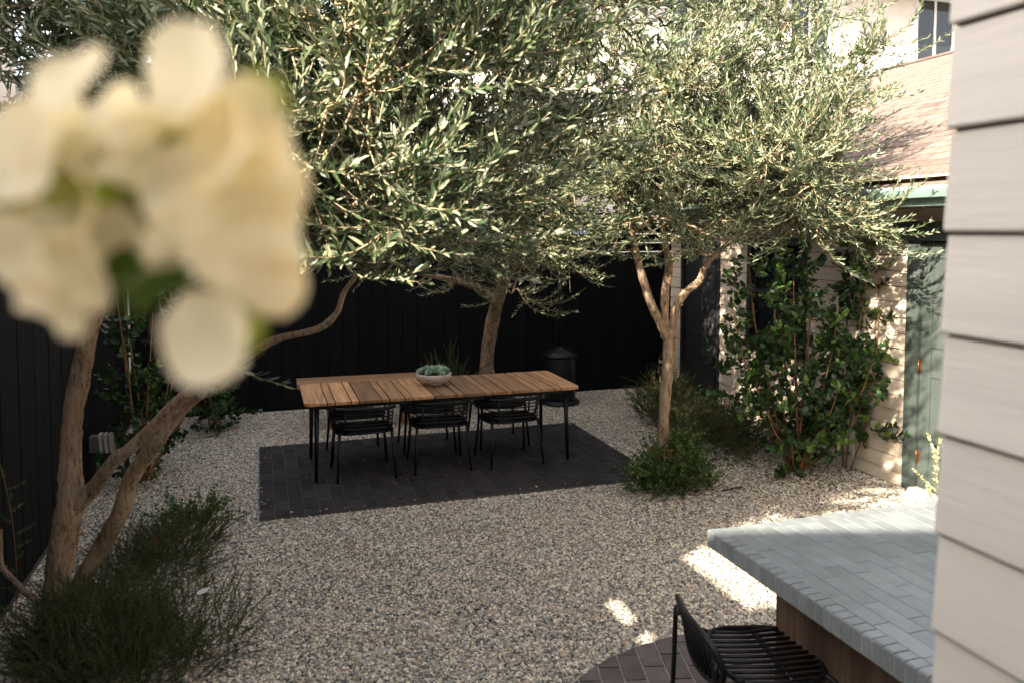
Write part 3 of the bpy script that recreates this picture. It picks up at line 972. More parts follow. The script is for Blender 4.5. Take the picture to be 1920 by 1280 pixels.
# ------------------------------------------------------------------ olive trees
olive((-1.15, 4.87, 0), 'largest olive tree, multi-stemmed, leaning from the left fence', [
    ('trunk', [(-1.19, 4.88, -.08, .10), (-1.12, 4.87, .2, .092), (-1.1, 4.87, .36, .093), (-1.05, 4.85, .63, .096), (-1.02, 4.84, .78, .093), (-1.02, 4.84, .99, .078), (-1.0, 4.81, 1.18, .069), (-.94, 4.76, 1.48, .067), (-.86, 4.68, 1.77, .062), (-.79, 4.61, 1.98, .059), (-.68, 4.52, 2.26, .053), (-.56, 4.43, 2.53, .047), (-.39, 4.32, 2.87, .041), (-.15, 4.14, 3.16, .032), (.1, 3.96, 3.41, .023)]),
    ('limb', [(-.70, 4.54, 2.2, .042), (-.76, 4.65, 2.62, .037), (-.73, 4.75, 3.06, .032), (-.57, 4.7, 3.34, .026), (-.43, 4.65, 3.65, .02)]),
    ('limb', [(-1.03, 4.84, .69, .058), (-.93, 4.79, .8, .058), (-.86, 4.74, .89, .05), (-.77, 4.65, 1.01, .047), (-.65, 4.56, 1.12, .041), (-.52, 4.47, 1.26, .039), (-.4, 4.38, 1.39, .037), (-.28, 4.29, 1.48, .035), (-.16, 4.2, 1.56, .033), (-.04, 4.11, 1.65, .029), (.07, 4.02, 1.72, .025), (.22, 3.87, 1.77, .022), (.29, 3.79, 1.81, .023), (.34, 3.72, 1.88, .018), (.37, 3.66, 1.98, .016), (.46, 3.53, 2.11, .013), (.6, 3.38, 2.28, .01), (.79, 3.32, 2.48, .008)]),
    ('limb', [(-1.12, 5.02, -.03, .062), (-1.04, 5.0, .18, .062), (-.9, 4.96, .43, .066), (-.78, 4.89, .66, .064), (-.71, 4.85, .86, .059), (-.58, 4.75, 1.06, .057), (-.46, 4.66, 1.24, .058), (-.34, 4.57, 1.37, .055), (-.24, 4.43, 1.48, .048), (-.13, 4.24, 1.66, .035), (-.02, 4.0, 1.92, .028), (.12, 3.74, 2.21, .022), (.3, 3.58, 2.49, .017), (.48, 3.52, 2.79, .012)]),
    ('limb', [(-1.15, 4.9, .14, .034), (-1.2, 4.9, .18, .028), (-1.27, 4.92, .23, .023), (-1.36, 5.0, .29, .022), (-1.43, 5.06, .36, .02), (-1.44, 5.1, .55, .016)]),
], [(.27, 3.27, 2.5, .22, 72), (.2, 3.55, 2.24, .2, 72), (.48, 3.4, 2.28, .2, 63), (.7, 3.7, 2.3, .2, 54), (.51, 3.41, 2.76, .37, 140), (1.01, 3.67, 3.04, .36, 120), (.18, 3.72, 3.14, .36, 120), (-.56, 4.59, 3.26, .43, 90),
    (-1.0, 5.11, 3.22, .46, 100), (.86, 3.82, 2.57, .34, 120), (1.31, 4.1, 2.78, .32, 100), (-.11, 4.23, 2.74, .38, 80), (-1.0, 5.2, 2.57, .4, 60),
    (.36, 3.35, 3.58, .51, 120), (-.54, 4.16, 3.83, .51, 80), (.03, 3.66, 2.28, .17, 40), (.71, 3.55, 3.14, .32, 90), (1.6, 3.75, 3.4, .4, 120), (1.25, 3.6, 3.6, .4, 90), (1.0, 5.0, 2.8, .5, 130),
    (.15, 3.31, 2.54, .22, 100), (-.01, 3.68, 2.33, .21, 70), (-.2, 4.05, 2.99, .39, 130), (-.91, 4.8, 2.92, .46, 140), (-1.1, 4.79, 3.37, .36, 120), (-.35, 4.0, 3.26, .35, 120), (-1.12, 5.14, 2.41, .28, 60), (-.89, 4.9, 2.35, .33, 80), (.32, 3.10, 2.66, .2, 100), (-.53, 3.95, 1.99, .06, 9), (.07, 3.55, 2.24, .12, 36), (.38, 3.24, 2.30, .10, 27), (0.0, 3.88, 3.26, .33, 120), (.33, 3.36, 3.07, .29, 120)],
    1.22, 21, .75, low=1.97, dens=.62)

olive((2.68, 9.64, 0), 'olive tree with the dark trunk behind the dining table', [
    ('trunk', [(2.68, 9.64, -.07, .122), (2.7, 9.58, .3, .111), (2.72, 9.52, .75, .1), (2.75, 9.41, 1.14, .099), (2.76, 9.2, 1.42, .091), (2.79, 8.98, 1.73, .079), (2.8, 8.66, 2.08, .068), (2.68, 8.38, 2.44, .054), (2.5, 8.23, 2.9, .041), (2.42, 8.15, 3.46, .029)]),
    ('limb', [(2.76, 9.25, 1.35, .072), (2.52, 9.06, 1.53, .051), (2.26, 8.93, 1.64, .044), (1.98, 8.81, 1.71, .04), (1.65, 8.71, 1.79, .033), (1.34, 8.6, 1.92, .023)]),
    ('limb', [(2.79, 8.98, 1.73, .064), (2.91, 8.52, 2.02, .049), (2.93, 7.88, 2.26, .037), (2.87, 7.27, 2.47, .026), (2.87, 6.85, 2.76, .018)]),
], [(2.02, 7.33, 2.31, .62, 150), (2.35, 6.6, 2.17, .43, 100), (1.58, 8.31, 2.49, .62, 120), (2.25, 7.05, 1.66, .23, 27), (2.55, 6.22, 2.35, .34, 70), (2.34, 8.49, 3.27, .83, 150),
    (1.35, 8.28, 2.04, .39, 50), (2.53, 6.54, 1.86, .24, 27), (1.92, 7.58, 1.92, .32, 45), (1.09, 8.89, 2.32, .54, 70), (2.64, 7.56, 2.8, .59, 110), (.6, 9.2, 2.7, .55, 70), (2.85, 6.44, 2.73, .47, 100), (1.63, 7.46, 2.11, .36, 60), (2.7, 7.75, 3.36, .66, 120), (2.9, 7.5, 3.0, .6, 110), (1.5, 6.5, 2.6, .42, 140), (2.3, 6.9, 2.0, .33, 80)],
    1.0, 33)

olive((3.39, 6.21, 0), 'slender olive tree with a three-way fork rising from the leafy bush', [
    ('trunk', [(3.39, 6.21, -.05, .066), (3.39, 6.21, .26, .059), (3.4, 6.21, .55, .056), (3.42, 6.2, .89, .058), (3.44, 6.2, 1.2, .063), (3.43, 6.2, 1.38, .07)]),
    ('limb', [(3.43, 6.2, 1.28, .05), (3.34, 6.18, 1.44, .044), (3.24, 6.16, 1.61, .042), (3.14, 6.14, 1.85, .039), (3.06, 6.11, 2.08, .036), (2.98, 6.08, 2.31, .036), (2.88, 6.01, 2.53, .031), (2.77, 5.94, 2.78, .026), (2.72, 5.85, 3.07, .022), (2.56, 5.8, 3.44, .017), (2.36, 5.76, 3.87, .013)]),
    ('limb', [(3.42, 6.2, 1.3, .052), (3.4, 6.21, 1.51, .042), (3.4, 6.21, 1.7, .042), (3.43, 6.2, 1.93, .042), (3.4, 6.21, 2.12, .033), (3.36, 6.22, 2.36, .028), (3.3, 6.19, 2.68, .023), (3.38, 6.06, 3.08, .018), (3.48, 5.92, 3.6, .014)]),
    ('limb', [(3.44, 6.2, 1.97, .028), (3.52, 6.17, 2.05, .026), (3.63, 6.14, 2.07, .023), (3.79, 6.12, 2.03, .021), (3.87, 6.11, 2.06, .019)]),
    ('limb', [(3.45, 6.19, 1.3, .047), (3.48, 6.18, 1.51, .04), (3.51, 6.17, 1.61, .04), (3.6, 6.17, 1.72, .04), (3.71, 6.16, 1.8, .038), (3.76, 6.15, 1.93, .031), (3.85, 6.12, 2.04, .028), (3.97, 6.08, 2.15, .026), (4.13, 6.03, 2.27, .024), (4.27, 5.88, 2.45, .019), (4.42, 5.73, 2.76, .016), (4.67, 5.65, 3.22, .011)]),
], [(3.13, 5.72, 2.86, .65, 200), (2.51, 6.02, 3.6, .75, 230), (3.6, 5.78, 3.67, .76, 230), (3.99, 5.65, 2.7, .58, 170), (4.23, 5.16, 2.43, .36, 90), (4.6, 5.76, 3.46, .62, 110),
    (5.2, 5.77, 3.8, .4, 24), (3.32, 5.45, 2.26, .34, 70), (2.88, 6.22, 4.33, .83, 200), (2.17, 6.23, 3.93, .54, 120), (4.55, 5.2, 2.75, .2, 18), (3.96, 5.88, 4.47, .83, 110),
    (2.81, 5.72, 2.26, .26, 36), (4.04, 5.22, 2.22, .25, 45), (3.31, 6.08, 5.08, 1.0, 160), (3.82, 5.5, 3.12, .61, 220), (4.2, 5.4, 2.85, .37, 100), (3.46, 5.61, 2.6, .43, 150), (3.03, 5.54, 3.3, .54, 170), (4.25, 5.68, 3.91, .63, 135), (3.02, 5.96, 2.7, .49, 140), (3.55, 4.8, 2.75, .4, 110), (3.95, 4.95, 2.6, .35, 90), (3.3, 5.5, 2.95, .5, 170), (3.75, 5.25, 2.75, .4, 120), (3.9, 6.4, 2.9, .5, 130), (3.2, 6.9, 2.9, .5, 110)],
    1.06, 47, low=1.72, dens=.68)

# ------------------------------------------------------------------ shrubs
ST = []
for i in range(8):
    g = np.random.default_rng(300 + i)
    tn = None if i < 7 else float(g.uniform(.7, .95))
    ST.append(twig_geo(g, g.uniform(.16, .27), 6, .076, .052, g.uniform(-.2, .3), .3, 62, .15, 2, .10, .0022, 5, .12, tn, (.35, .75), .18))
SMATS = [M['shrub'], M['stem']]
SM = [quad_mesh('leafy_sprig', *t, SMATS) for t in ST]


def shrub(name, label, root, stems, dens, seed, spread=.12, cat='shrub'):
    g = np.random.default_rng(seed)
    t = empty(name, root)
    tag(t, label, cat)
    place = []
    for pts in stems:
        o, P, r = limb('stem', pts, t, root, M['stem'], 6, False, 6)
        seglen = np.linalg.norm(np.diff(P, axis=0), axis=1).sum()
        n = int(seglen * dens)
        for k in range(n):
            u = g.uniform(.22, 1.0)
            b = P[int(u * (len(P) - 1))] + g.normal(0, spread, 3) * np.array([.6, 1, 1])
            b[0] = min(b[0], HX - .06) if root[0] > 3 else max(b[0], FX + .06)
            b[2] = max(b[2], .06)
            place.append((int(g.integers(len(ST))), euler_m(g.uniform(0, 6.28), g.normal(.3, .5), g.normal(0, .4), g.uniform(.75, 1.15)), b))
    scatter(t, root, place, ST, SM, 'leafy_sprig', 'foliage', SMATS, 200)
    return t


B = (4.77, 6.18)
tg = [(3.95, 6.0, 1.6), (4.1, 5.98, 1.95), (4.35, 5.95, 1.55), (4.5, 5.9, 2.05), (4.75, 5.95, 1.9), (4.95, 5.85, 1.6), (5.2, 5.7, 1.05), (5.1, 5.72, .65), (4.3, 5.95, .65),
      (4.6, 5.85, .95), (4.85, 5.8, .5), (4.2, 6.2, 1.1), (5.0, 6.1, 1.35), (4.75, 6.4, 1.6), (4.45, 5.8, .35), (4.85, 5.7, .95)]
stems = []
for i, q in enumerate(tg):
    b = (B[0] + rng.normal(0, .05), B[1] + rng.normal(0, .05), -.03)
    m1 = (b[0] + (q[0] - b[0]) * .45, b[1] + (q[1] - b[1]) * .45, q[2] * .35)
    stems.append([(*b, .014), (*m1, .011), (b[0] + (q[0] - b[0]) * .85, b[1] + (q[1] - b[1]) * .85, q[2] * .72), (*q, .004)])
    if len(stems[-1][2]) == 3: stems[-1][2] = (*stems[-1][2], .007)
shrub('glossy_shrub', 'big glossy dark green shrub against the cream wall under the window', (B[0], B[1], 0), stems, 15, 61, .16)
stems = [[(5.24, 6.05, -.02, .01), (5.26, 6.0, .6, .009), (5.28, 5.95, 1.4, .007), (5.28, 5.83, 2.3, .004)],
         [(5.26, 6.1, -.02, .01), (5.27, 6.15, .8, .008), (5.28, 6.1, 1.5, .006), (5.28, 5.95, 2.42, .003)],
         [(5.25, 6.0, -.02, .008), (5.27, 5.8, .6, .007), (5.28, 5.72, 1.3, .005), (5.28, 5.74, 1.98, .003)]]
shrub('climbing_plant', 'leafy climber trained up the cream siding beside the green door', (5.25, 6.05, 0), stems, 14, 62, .05, 'plant')
# dark plants along the left fence
stems = []
for q in ((-1.2, 7.6, 1.7), (-.95, 7.9, 1.5), (-.75, 7.5, 1.1), (-1.25, 8.1, 1.9), (-.6, 7.9, .7), (-1.0, 7.2, .7), (-.7, 8.2, 1.25), (-1.1, 7.3, 1.3)):
    b = (-1.05 + rng.normal(0, .05), 7.7 + rng.normal(0, .05), -.03)
    stems.append([(*b, .015), ((b[0] + q[0]) / 2, (b[1] + q[1]) / 2, q[2] * .45, .011), (*q, .004)])
shrub('glossy_shrub', 'dark leafy shrub with reddish stems beside the left fence', (-1.05, 7.7, 0), stems, 9, 63, .14)
stems = []
for q in ((-.65, 9.4, .9), (-.4, 9.6, .6), (-.8, 9.5, 1.1), (-.3, 9.3, .4), (-.55, 9.0, .5)):
    b = (-.55 + rng.normal(0, .05), 9.4 + rng.normal(0, .05), -.03)
    stems.append([(*b, .012), ((b[0] + q[0]) / 2, (b[1] + q[1]) / 2, q[2] * .5, .009), (*q, .004)])
shrub('glossy_shrub', 'small dark shrub in the far left corner of the fences', (-.55, 9.4, 0), stems, 22, 64, .12)

# needle-leaved shrubs
NT = []
for i in range(6):
    g = np.random.default_rng(400 + i)
    L_ = g.uniform(.18, .34)
    NT.append(twig_geo(g, L_, int(L_ / .010), .026, .0035, g.uniform(-.15, .15), g.uniform(-.15, .25), 48, .1, 3, .12, .0016, 5, .05))
NMATS = [M['needle'], M['stem']]
NM = [quad_mesh('needle_stem', *t, NMATS) for t in NT]


def mound(name, label, root, rx_, ry_, h, n, seed, T, MS, mats, part, up=1.1, keep=200, cat='shrub', sc=1.0, lumps=5):
    g = np.random.default_rng(seed)
    t = empty(name, root)
    tag(t, label, cat)
    place = []
    lc = [(g.uniform(-.7, .7), g.uniform(-.7, .7), g.uniform(.6, 1.1)) for _ in range(lumps)]
    for k in range(n):
        lx, ly, lh = lc[g.integers(lumps)]
        d = g.normal(0, 1, 3); d /= np.linalg.norm(d); d[2] = abs(d[2])
        rr = g.uniform(.45, 1) ** .6
        b = np.array([root[0] + rx_ * (lx * .75 + .5 * d[0] * rr), root[1] + ry_ * (ly * .75 + .5 * d[1] * rr), max(.02, h * lh * d[2] * rr * .75)])
        if root[0] < 0: b[0] = max(b[0], FX + .08)
        yaw = math.atan2(d[1], d[0]) + g.normal(0, .6)
        place.append((int(g.integers(len(T))), euler_m(yaw, np.clip(g.normal(up, .4), -.2, 1.5), g.uniform(0, 6.28), sc * g.uniform(.7, 1.2)), b))
    w = MB()
    for k in range(14):
        a = g.uniform(0, 6.28); q = g.uniform(.2, .8)
        w.tube([(0 + .03 * math.cos(a), .03 * math.sin(a), -.03), (rx_ * .4 * q * math.cos(a), ry_ * .4 * q * math.sin(a), h * .35), (rx_ * .7 * q * math.cos(a), ry_ * .7 * q * math.sin(a), h * .65)], [.008, .006, .003], 5)
    w.obj('woody_stems', M['stem'], t)
    scatter(t, root, place, T, MS, part, 'foliage', mats, keep)
    return t


mound('rosemary_shrub', 'large spreading rosemary in the lower left corner at the olive trunk', (-.68, 4.45, 0), .64, .78, .42, 1700, 71, NT, NM, NMATS, 'needle_stem', up=.8, sc=.72, lumps=9)
mound('rosemary_shrub', 'lower rosemary clump behind the second olive stem', (-.72, 5.75, 0), .42, .55, .28, 600, 72, NT, NM, NMATS, 'needle_stem', up=.8, sc=.72)
mound('rosemary_shrub', 'tall rosemary growing right behind the succulent bowl and table', (2.05, 9.45, 0), .42, .3, .95, 330, 73, NT, NM, NMATS, 'needle_stem', up=1.35, sc=1.1)

LT = []
for i in range(6):
    g = np.random.default_rng(500 + i)
    LT.append(twig_geo(g, g.uniform(.12, .22), 9, .030, .019, g.uniform(-.2, .3), .2, 58, .15, 2, .3, .0016, 5, .05, None, (.35, .75), .2))
LMATS = [M['small'], M['stem']]
LM = [quad_mesh('leafy_sprig', *t, LMATS) for t in LT]
mound('leafy_bush', 'bright green small leaved bush around the slender olive trunk base', (3.40, 6.10, 0), .44, .33, .56, 640, 76, LT, LM, LMATS, 'leafy_sprig', up=.85, sc=.95, lumps=7, cat='bush')
mound('creeping_plant', 'low creeping plant on gravel below the second olive stem', (-.55, 6.5, 0), .3, .4, .1, 90, 77, LT, LM, LMATS, 'leafy_sprig', up=.3, cat='plant')

DT = []
for i in range(6):
    g = np.random.default_rng(550 + i)
    DT.append(twig_geo(g, g.uniform(.14, .28), 14, .020, .009, g.uniform(-.2, .3), .2, 58, .12, 2, .15, .0016, 5, .08, None, (.35, .75), .2))
DM = [quad_mesh('leafy_sprig', *t, NMATS) for t in DT]
mound('ground_shrub', 'sprawling dark shrub below the dark back door of the garden house', (4.55, 7.15, 0), .52, .85, .52, 1100, 74, DT, DM, NMATS, 'leafy_sprig', up=.7, sc=1.0, lumps=8)
mound('ground_shrub', 'dark fine leaved shrub in the corner by the back fence and house', (4.62, 8.3, 0), .42, .5, .62, 600, 75, DT, DM, NMATS, 'leafy_sprig', up=.9, sc=1.1)

# pale flowering plant by the door
FT = []
for i in range(4):
    g = np.random.default_rng(600 + i)
    FT.append(twig_geo(g, g.uniform(.3, .45), 16, .03, .018, g.uniform(-.1, .1), .1, 55, .1, 3, .7, .002, 5, .15, None, (.35, .75), .2))
FMATS = [M['blossom'], M['stem']]
FM = [quad_mesh('flower_spike', *t, FMATS) for t in FT]
mound('flowering_plant', 'upright plant with pale flower spikes at the green door step', (5.14, 4.80, 0), .11, .13, .32, 20, 78, FT, FM, FMATS, 'flower_spike', up=1.35, cat='plant', lumps=3)

# climbing tendril near the left fence foot
g = np.random.default_rng(9)
t = empty('young_climber', (-1.36, 5.02, 0)); tag(t, 'single thin leafy shoot rising beside the left fence', 'plant')
o, P, r = limb('stem', [(-1.36, 5.02, -.02, .004), (-1.34, 5.0, .4, .003), (-1.36, 4.98, .75, .0025), (-1.42, 5.0, 1.05, .002)], t, (-1.36, 5.02, 0), M['stem'], 5, False)
scatter(t, (-1.36, 5.02, 0), [(int(g.integers(6)), euler_m(g.uniform(0, 6.28), .4, 0, .55), P[i]) for i in range(2, len(P))], LT, LM, 'leafy_sprig', 'foliage', LMATS, 60)

# ------------------------------------------------------------------ dining table
TX0, TX1, TY0, TY1 = .345, 2.925, 7.0, 7.93
tb = empty('dining_table', ((TX0 + TX1) / 2, (TY0 + TY1) / 2, 0.026))
tag(tb, 'long slatted teak outdoor dining table on black legs', 'table')
seq = (['w', 'n', 'm', 'n'] * 5) + ['w']
wd_ = dict(w=.180, n=.056, m=.122)
gap = .011
tot = sum(wd_[k] for k in seq) + gap * (len(seq) - 1)
kx = (TX1 - TX0) / tot
HT = .75 - .026
x = -(TX1 - TX0) / 2
hy = (TY1 - TY0) / 2
for i, k in enumerate(seq):
    w = wd_[k] * kx
    if i in (0, len(seq) - 1):
        rr = .055
        c = []
        sgn = -1 if i == 0 else 1
        xo, xi = (x, x + w) if i == 0 else (x + w, x)
        for a in np.linspace(0, math.pi / 2, 6):
            c.append((xo - sgn * rr + sgn * rr * math.sin(a), hy - rr + rr * math.cos(a)))
        pr = [(xi, hy)] + c + [(p[0], -p[1]) for p in c[::-1]] + [(xi, -hy)]
        if i == 0: pr = pr
        me = MB().prism([(p[0] - (x + w / 2), p[1]) for p in pr], 'z', -.026, 0)
    else:
        me = MB().cbox(-w / 2, w / 2, -hy, hy, -.026, random.uniform(-.0012, .0012), .0025)
    me.obj('plank', M['teak'], tb, (x + w / 2, 0, HT))
    x += w + gap * kx
hx = (TX1 - TX0) / 2
fr = MB()
for s in (-1, 1):
    fr.box(-hx + .12, hx - .12, s * (hy - .10) - .015, s * (hy - .10) + .015, HT - .075, HT - .028)
    fr.box(s * (hx - .11) - .015, s * (hx - .11) + .015, -hy + .1, hy - .1, HT - .075, HT - .029)
fr.box(-.02, .02, -hy + .12, hy - .12, HT - .07, HT - .0295)
fr.obj('apron', M['steel'], tb)
for sx in (-1, 1):
    for sy in (-1, 1):
        MB().tube([(sx * (hx - .11), sy * (hy - .11), HT - .03), (sx * (hx - .095), sy * (hy - .08), .0)], [.024, .015], 12).obj('leg', M['steel'], tb)


# ------------------------------------------------------------------ dining chairs
def arc(pts, rad, n=5):
    return smooth_path(pts, [rad] * len(pts), n)[0]


def make_chair():
    t = empty('dining_chair')
    r = .011
    W, D, SH, BH = .262, .22, .42, .655
    # seat frame: rounded ring
    ring = []
    for a in np.linspace(0, 2 * math.pi, 33)[:-1]:
        c, s = math.cos(a), math.sin(a)
        ring.append((W * math.copysign(abs(c) ** .55, c), D * math.copysign(abs(s) ** .55, s), SH))
    MB().tube(ring + [ring[0]], r, 8, False).obj('seat_frame', M['steel'], t)
    slat = MB().tube([(-W + .01, 0, 0), (0, 0, -.012), (W - .01, 0, 0)], .007, 6).mesh('seat_slat', M['steel'])
    for y in np.linspace(-D + .035, D - .035, 11): link('seat_slat', slat, t, (0, y, SH))
    for s in (-1, 1):
        MB().tube([(s * (W - .03), D - .03, SH), (s * (W + .0), D + .02, 0)], [.0145, .011], 8).obj('leg', M['steel'], t)
        MB().tube([(s * (W - .03), -D + .02, SH), (s * (W + .0), -D - .045, 0)], [.0145, .011], 8).obj('leg', M['steel'], t)
    # wrap-round back rail running down into low arms
    pts = [(-W - .01, .10, SH + .15), (-W - .03, -.05, SH + .185), (-W + .02, -D - .02, SH + .225), (-.12, -D - .075, BH), (.12, -D - .075, BH), (W - .02, -D - .02, SH + .225), (W + .03, -.05, SH + .185), (W + .01, .10, SH + .15)]
    P = arc(pts, r)
    bk = MB().tube([tuple(p) for p in P], r, 8).obj('back_rail', M['steel'], t)
    for s in (-1, 1):
        MB().tube([(s * (W + .008), .105, SH + .165), (s * (W - .002), .12, SH)], .0095, 8).obj('arm_post', M['steel'], t)
        MB().tube([(s * .19, -D - .055, BH - .025), (s * .185, -D + .01, SH)], .0095, 8).obj('back_post', M['steel'], t)
    for k in range(6):
        z = SH + .05 + k * .033
        f = (z - SH) / (BH - SH)
        q = [(-W + .005 - .02 * f, -.06 - .03 * f, z), (-W + .045, -D + .01 - .035 * f, z), (-.1, -D - .02 - .05 * f, z), (.1, -D - .02 - .05 * f, z), (W - .045, -D + .01 - .035 * f, z), (W - .005 + .02 * f, -.06 - .03 * f, z)]
        MB().tube([tuple(p) for p in arc(q, .006, 4)], .0085 if k in (0, 5) else .006, 6).obj('back_slat', M['steel'], t)
    return t


proto = make_chair()
GRP = 'black metal chairs round the dining table'
spots = [(.87, 7.25, 0.03, 'black slatted chair tucked under the near left of the table, by the leg'),
         (1.585, 7.27, -.04, 'black slatted chair at the middle of the near side, below the bowl'),
         (2.27, 7.24, .05, 'black slatted chair tucked under the near right of the table'),
         (.88, 7.84, math.pi + .03, 'black chair across the table in front of the left half of the timber bench'),
         (1.60, 7.90, math.pi - .05, 'black chair on the far side, its rail showing left of the succulent bowl'),
         (2.36, 7.88, math.pi + .02, 'black chair on the far side, its rail showing before the tree trunk')]
for i, (x, y, a, lab) in enumerate(spots):
    o = proto if i == 0 else copy_tree(proto)
    o.location = (x, y, .027); o.rotation_euler = (0, 0, a)
    tag(o, lab, 'chair', GRP)

# ------------------------------------------------------------------ timber bench behind the table
bn = empty('timber_bench', (1.17, 9.16, 0.065), -.02)
tag(bn, 'rough timber plank bench standing behind the dining table', 'bench')
MB().cbox(-.80, .80, -.19, -.004, .43, .485, .006).obj('plank', M['timber'], bn)
MB().cbox(-.80, .80, .004, .19, .432, .488, .006).obj('plank', M['timber'], bn)
for s in (-1, 1): MB().cbox(s * .42 - .04, s * .42 + .04, -.15, .15, -.075, .428, .004).obj('leg', M['legtimber'], bn)
MB().box(-.379, .379, -.02, .02, .34, .426).obj('stretcher', M['legtimber'], bn)

# ------------------------------------------------------------------ bowl with succulents
BX, BY = 1.60, 7.53
bo = MB().lathe([(.072, 0), (.078, .004), (.08, .012), (.118, .032), (.152, .058), (.168, .085), (.172, .108), (.170, .114), (.162, .115), (.157, .108), (.15, .088), (.10, .08), (.001, .08)], 40).obj('bowl', M['concrete'], None, (BX, BY, .7505))
tag(bo, 'low round pale concrete bowl on the teak table', 'bowl')
sc_ = empty('succulents', (BX, BY, .7505 + .085)); tag(sc_, 'clump of blue green succulent rosettes filling the concrete bowl', 'succulents')


def rosette(g, r):
    nb, bs, ds, ns, ls, ws = 0, [], [], [], [], []
    for ring_, (m, el, k) in enumerate(((8, .25, 1.0), (7, .65, .8), (5, 1.05, .55))):
        for j in range(m):
            a = 2 * math.pi * (j + .5 * ring_) / m + g.normal(0, .1)
            d = np.array([math.cos(a) * math.cos(el), math.sin(a) * math.cos(el), math.sin(el)])
            bs.append(d * r * .1); ds.append(d); ns.append(np.array([-math.cos(a) * math.sin(el), -math.sin(a) * math.sin(el), math.cos(el)])); ls.append(r * k); ws.append(r * .5 * k ** .5)
    v, f = leaves_geo(np.array(bs), np.array(ds), np.array(ns), np.array(ls), np.array(ws), .5, (.45, .82))
    tn = np.repeat(np.clip(g.normal(.55, .22, len(bs)), 0, 1), 2)
    return v, f, tn, np.zeros(len(f), int)


RM = []
for i in range(4):
    RM.append(quad_mesh('rosette', *rosette(np.random.default_rng(700 + i), .038), [M['succ']]))
g = np.random.default_rng(12)
for k in range(46):
    a = k * 2.39996; q = .145 * math.sqrt((k + .5) / 46)
    hgt = .035 * (1 - (q / .15) ** 2) + g.uniform(-.006, .014)
    link('rosette', RM[k % 4], sc_, (q * math.cos(a) * 1.02, q * math.sin(a) * 1.02, .036 + hgt), (g.normal(0, .3) - math.sin(a) * q * 3.5, g.normal(0, .3) + math.cos(a) * q * 3.5, g.uniform(0, 6.28)), [g.uniform(.75, 1.25)] * 3)
MB().lathe([(.145, -.002), (.14, .024), (.09, .042), (.001, .048)], 24).obj('soil', M['soil'], sc_)

# ------------------------------------------------------------------ patio heater by the back fence
ht = empty('patio_heater', (3.70, 9.55, 0))
tag(ht, 'black standing patio heater with cylindrical base and domed metal hood', 'heater')
MB().lathe([(.25, 0), (.26, .012), (.26, .03), (.235, .05), (.23, .06)], 32).obj('base', M['steel'], ht)
MB().lathe([(.20, .061), (.205, .075), (.205, .60), (.19, .625)], 32).obj('tank_housing', M['steel'], ht)
MB().lathe([(.225, .626), (.225, .636), (.12, .70), (.045, .735), (.03, .75)], 32).obj('housing_cap', M['steel'], ht)
MB().tube([(0, 0, .74), (0, 0, 1.86)], .028, 12).obj('pole', M['steel'], ht)
MB().lathe([(.05, 1.86), (.075, 1.88), (.085, 2.08), (.10, 2.15), (.08, 2.17)], 24).obj('burner', M['grey'], ht)
MB().lathe([(.43, 2.20), (.44, 2.195), (.43, 2.215), (.30, 2.27), (.15, 2.31), (.05, 2.325), (.001, 2.325)], 40).obj('hood', M['alu'], ht)
for a in (0, 2.1, 4.2): MB().tube([(.09 * math.cos(a), .09 * math.sin(a), 2.15), (.13 * math.cos(a), .13 * math.sin(a), 2.31)], .006, 6).obj('hood_strut', M['alu'], ht)

# ------------------------------------------------------------------ tiled bar counter
KX0, KX1, KY0, KY1, KZ = 1.885, 3.55, 0.96, 3.03, .92
ct = empty('bar_counter', (KX0, KY0, 0)); tag(ct, 'outdoor bar counter with grey green tile top and dark wood sides', 'counter')
LX, LY = KX1 - KX0, KY1 - KY0
MB().box(.003, LX - .012, .012, LY - .003, KZ - .073, KZ - .0085).obj('slab', M['grout'], ct)
ET = .0465
n = int((LY - .07) / ET)
em = MB()
TH = .075
em.prism([(0, -TH), (.0, -.010), (.003, -.003), (.010, 0), (.062, 0), (.062, -.0075), (.002, -.0075), (.002, -TH)], 'y', .0026, ET - .0026)
em = em.mesh('edge_tile', M['glazed'])
for k in range(n):
    link('edge_tile', em, ct, (random.uniform(-.0008, .0008), LY - .064 - (k + 1) * ET, KZ + random.uniform(-.0008, .0008)))
en = MB().prism([(0, -TH), (.0, -.010), (-.003, -.003), (-.010, 0), (-.062, 0), (-.062, -.0075), (-.002, -.0075), (-.002, -TH)], 'x', .0015, ET * 2 - .0015)
en = en.mesh('edge_tile', M['glazed'])
for k in range(int(LX / (ET * 2))):
    link('edge_tile', en, ct, (k * ET * 2 + .064, LY, KZ + random.uniform(-.0008, .0008)))
MB().cbox(-.0005, .0625, LY - .0625, LY + .0005, -TH, -.0005, .003).obj('edge_tile', M['glazed'], ct, (0, 0, KZ))
tw, tl = .0765, .215
tile = MB().cbox(-tw / 2 + .0013, tw / 2 - .0013, -tl / 2 + .0013, tl / 2 - .0013, -.0075, 0, .0012).mesh('top_tile', M['glazed'])
for i in range(int((LX - .07) / tw)):
    y = LY - .064 - (tl * .37 if i % 2 else 0)
    if i % 2:
        q = MB().cbox(-tw / 2 + .0013, tw / 2 - .0013, -tl * .185 + .0013, tl * .185 - .0013, -.0075, 0, .0012).obj('top_tile', M['glazed'], ct, (.064 + tw * (i + .5), LY - .064 - tl * .185, KZ - .0002))
    while y - tl > -.01:
        link('top_tile', tile, ct, (.064 + tw * (i + .5), y - tl / 2, KZ + random.uniform(-.0012, .0006)), (random.uniform(-.004, .004), random.uniform(-.006, .006), 0))
        y -= tl
MB().box(.24, LX - .1, 0.05, LY - .21, 0.02, KZ - .075).obj('core', M['walnut'], ct)
wb = MB().cbox(-.02, .0, -.0445, .0445, 0.0, KZ - .10, .001).mesh('wood_panel', M['walnut'])
y = LY - .2
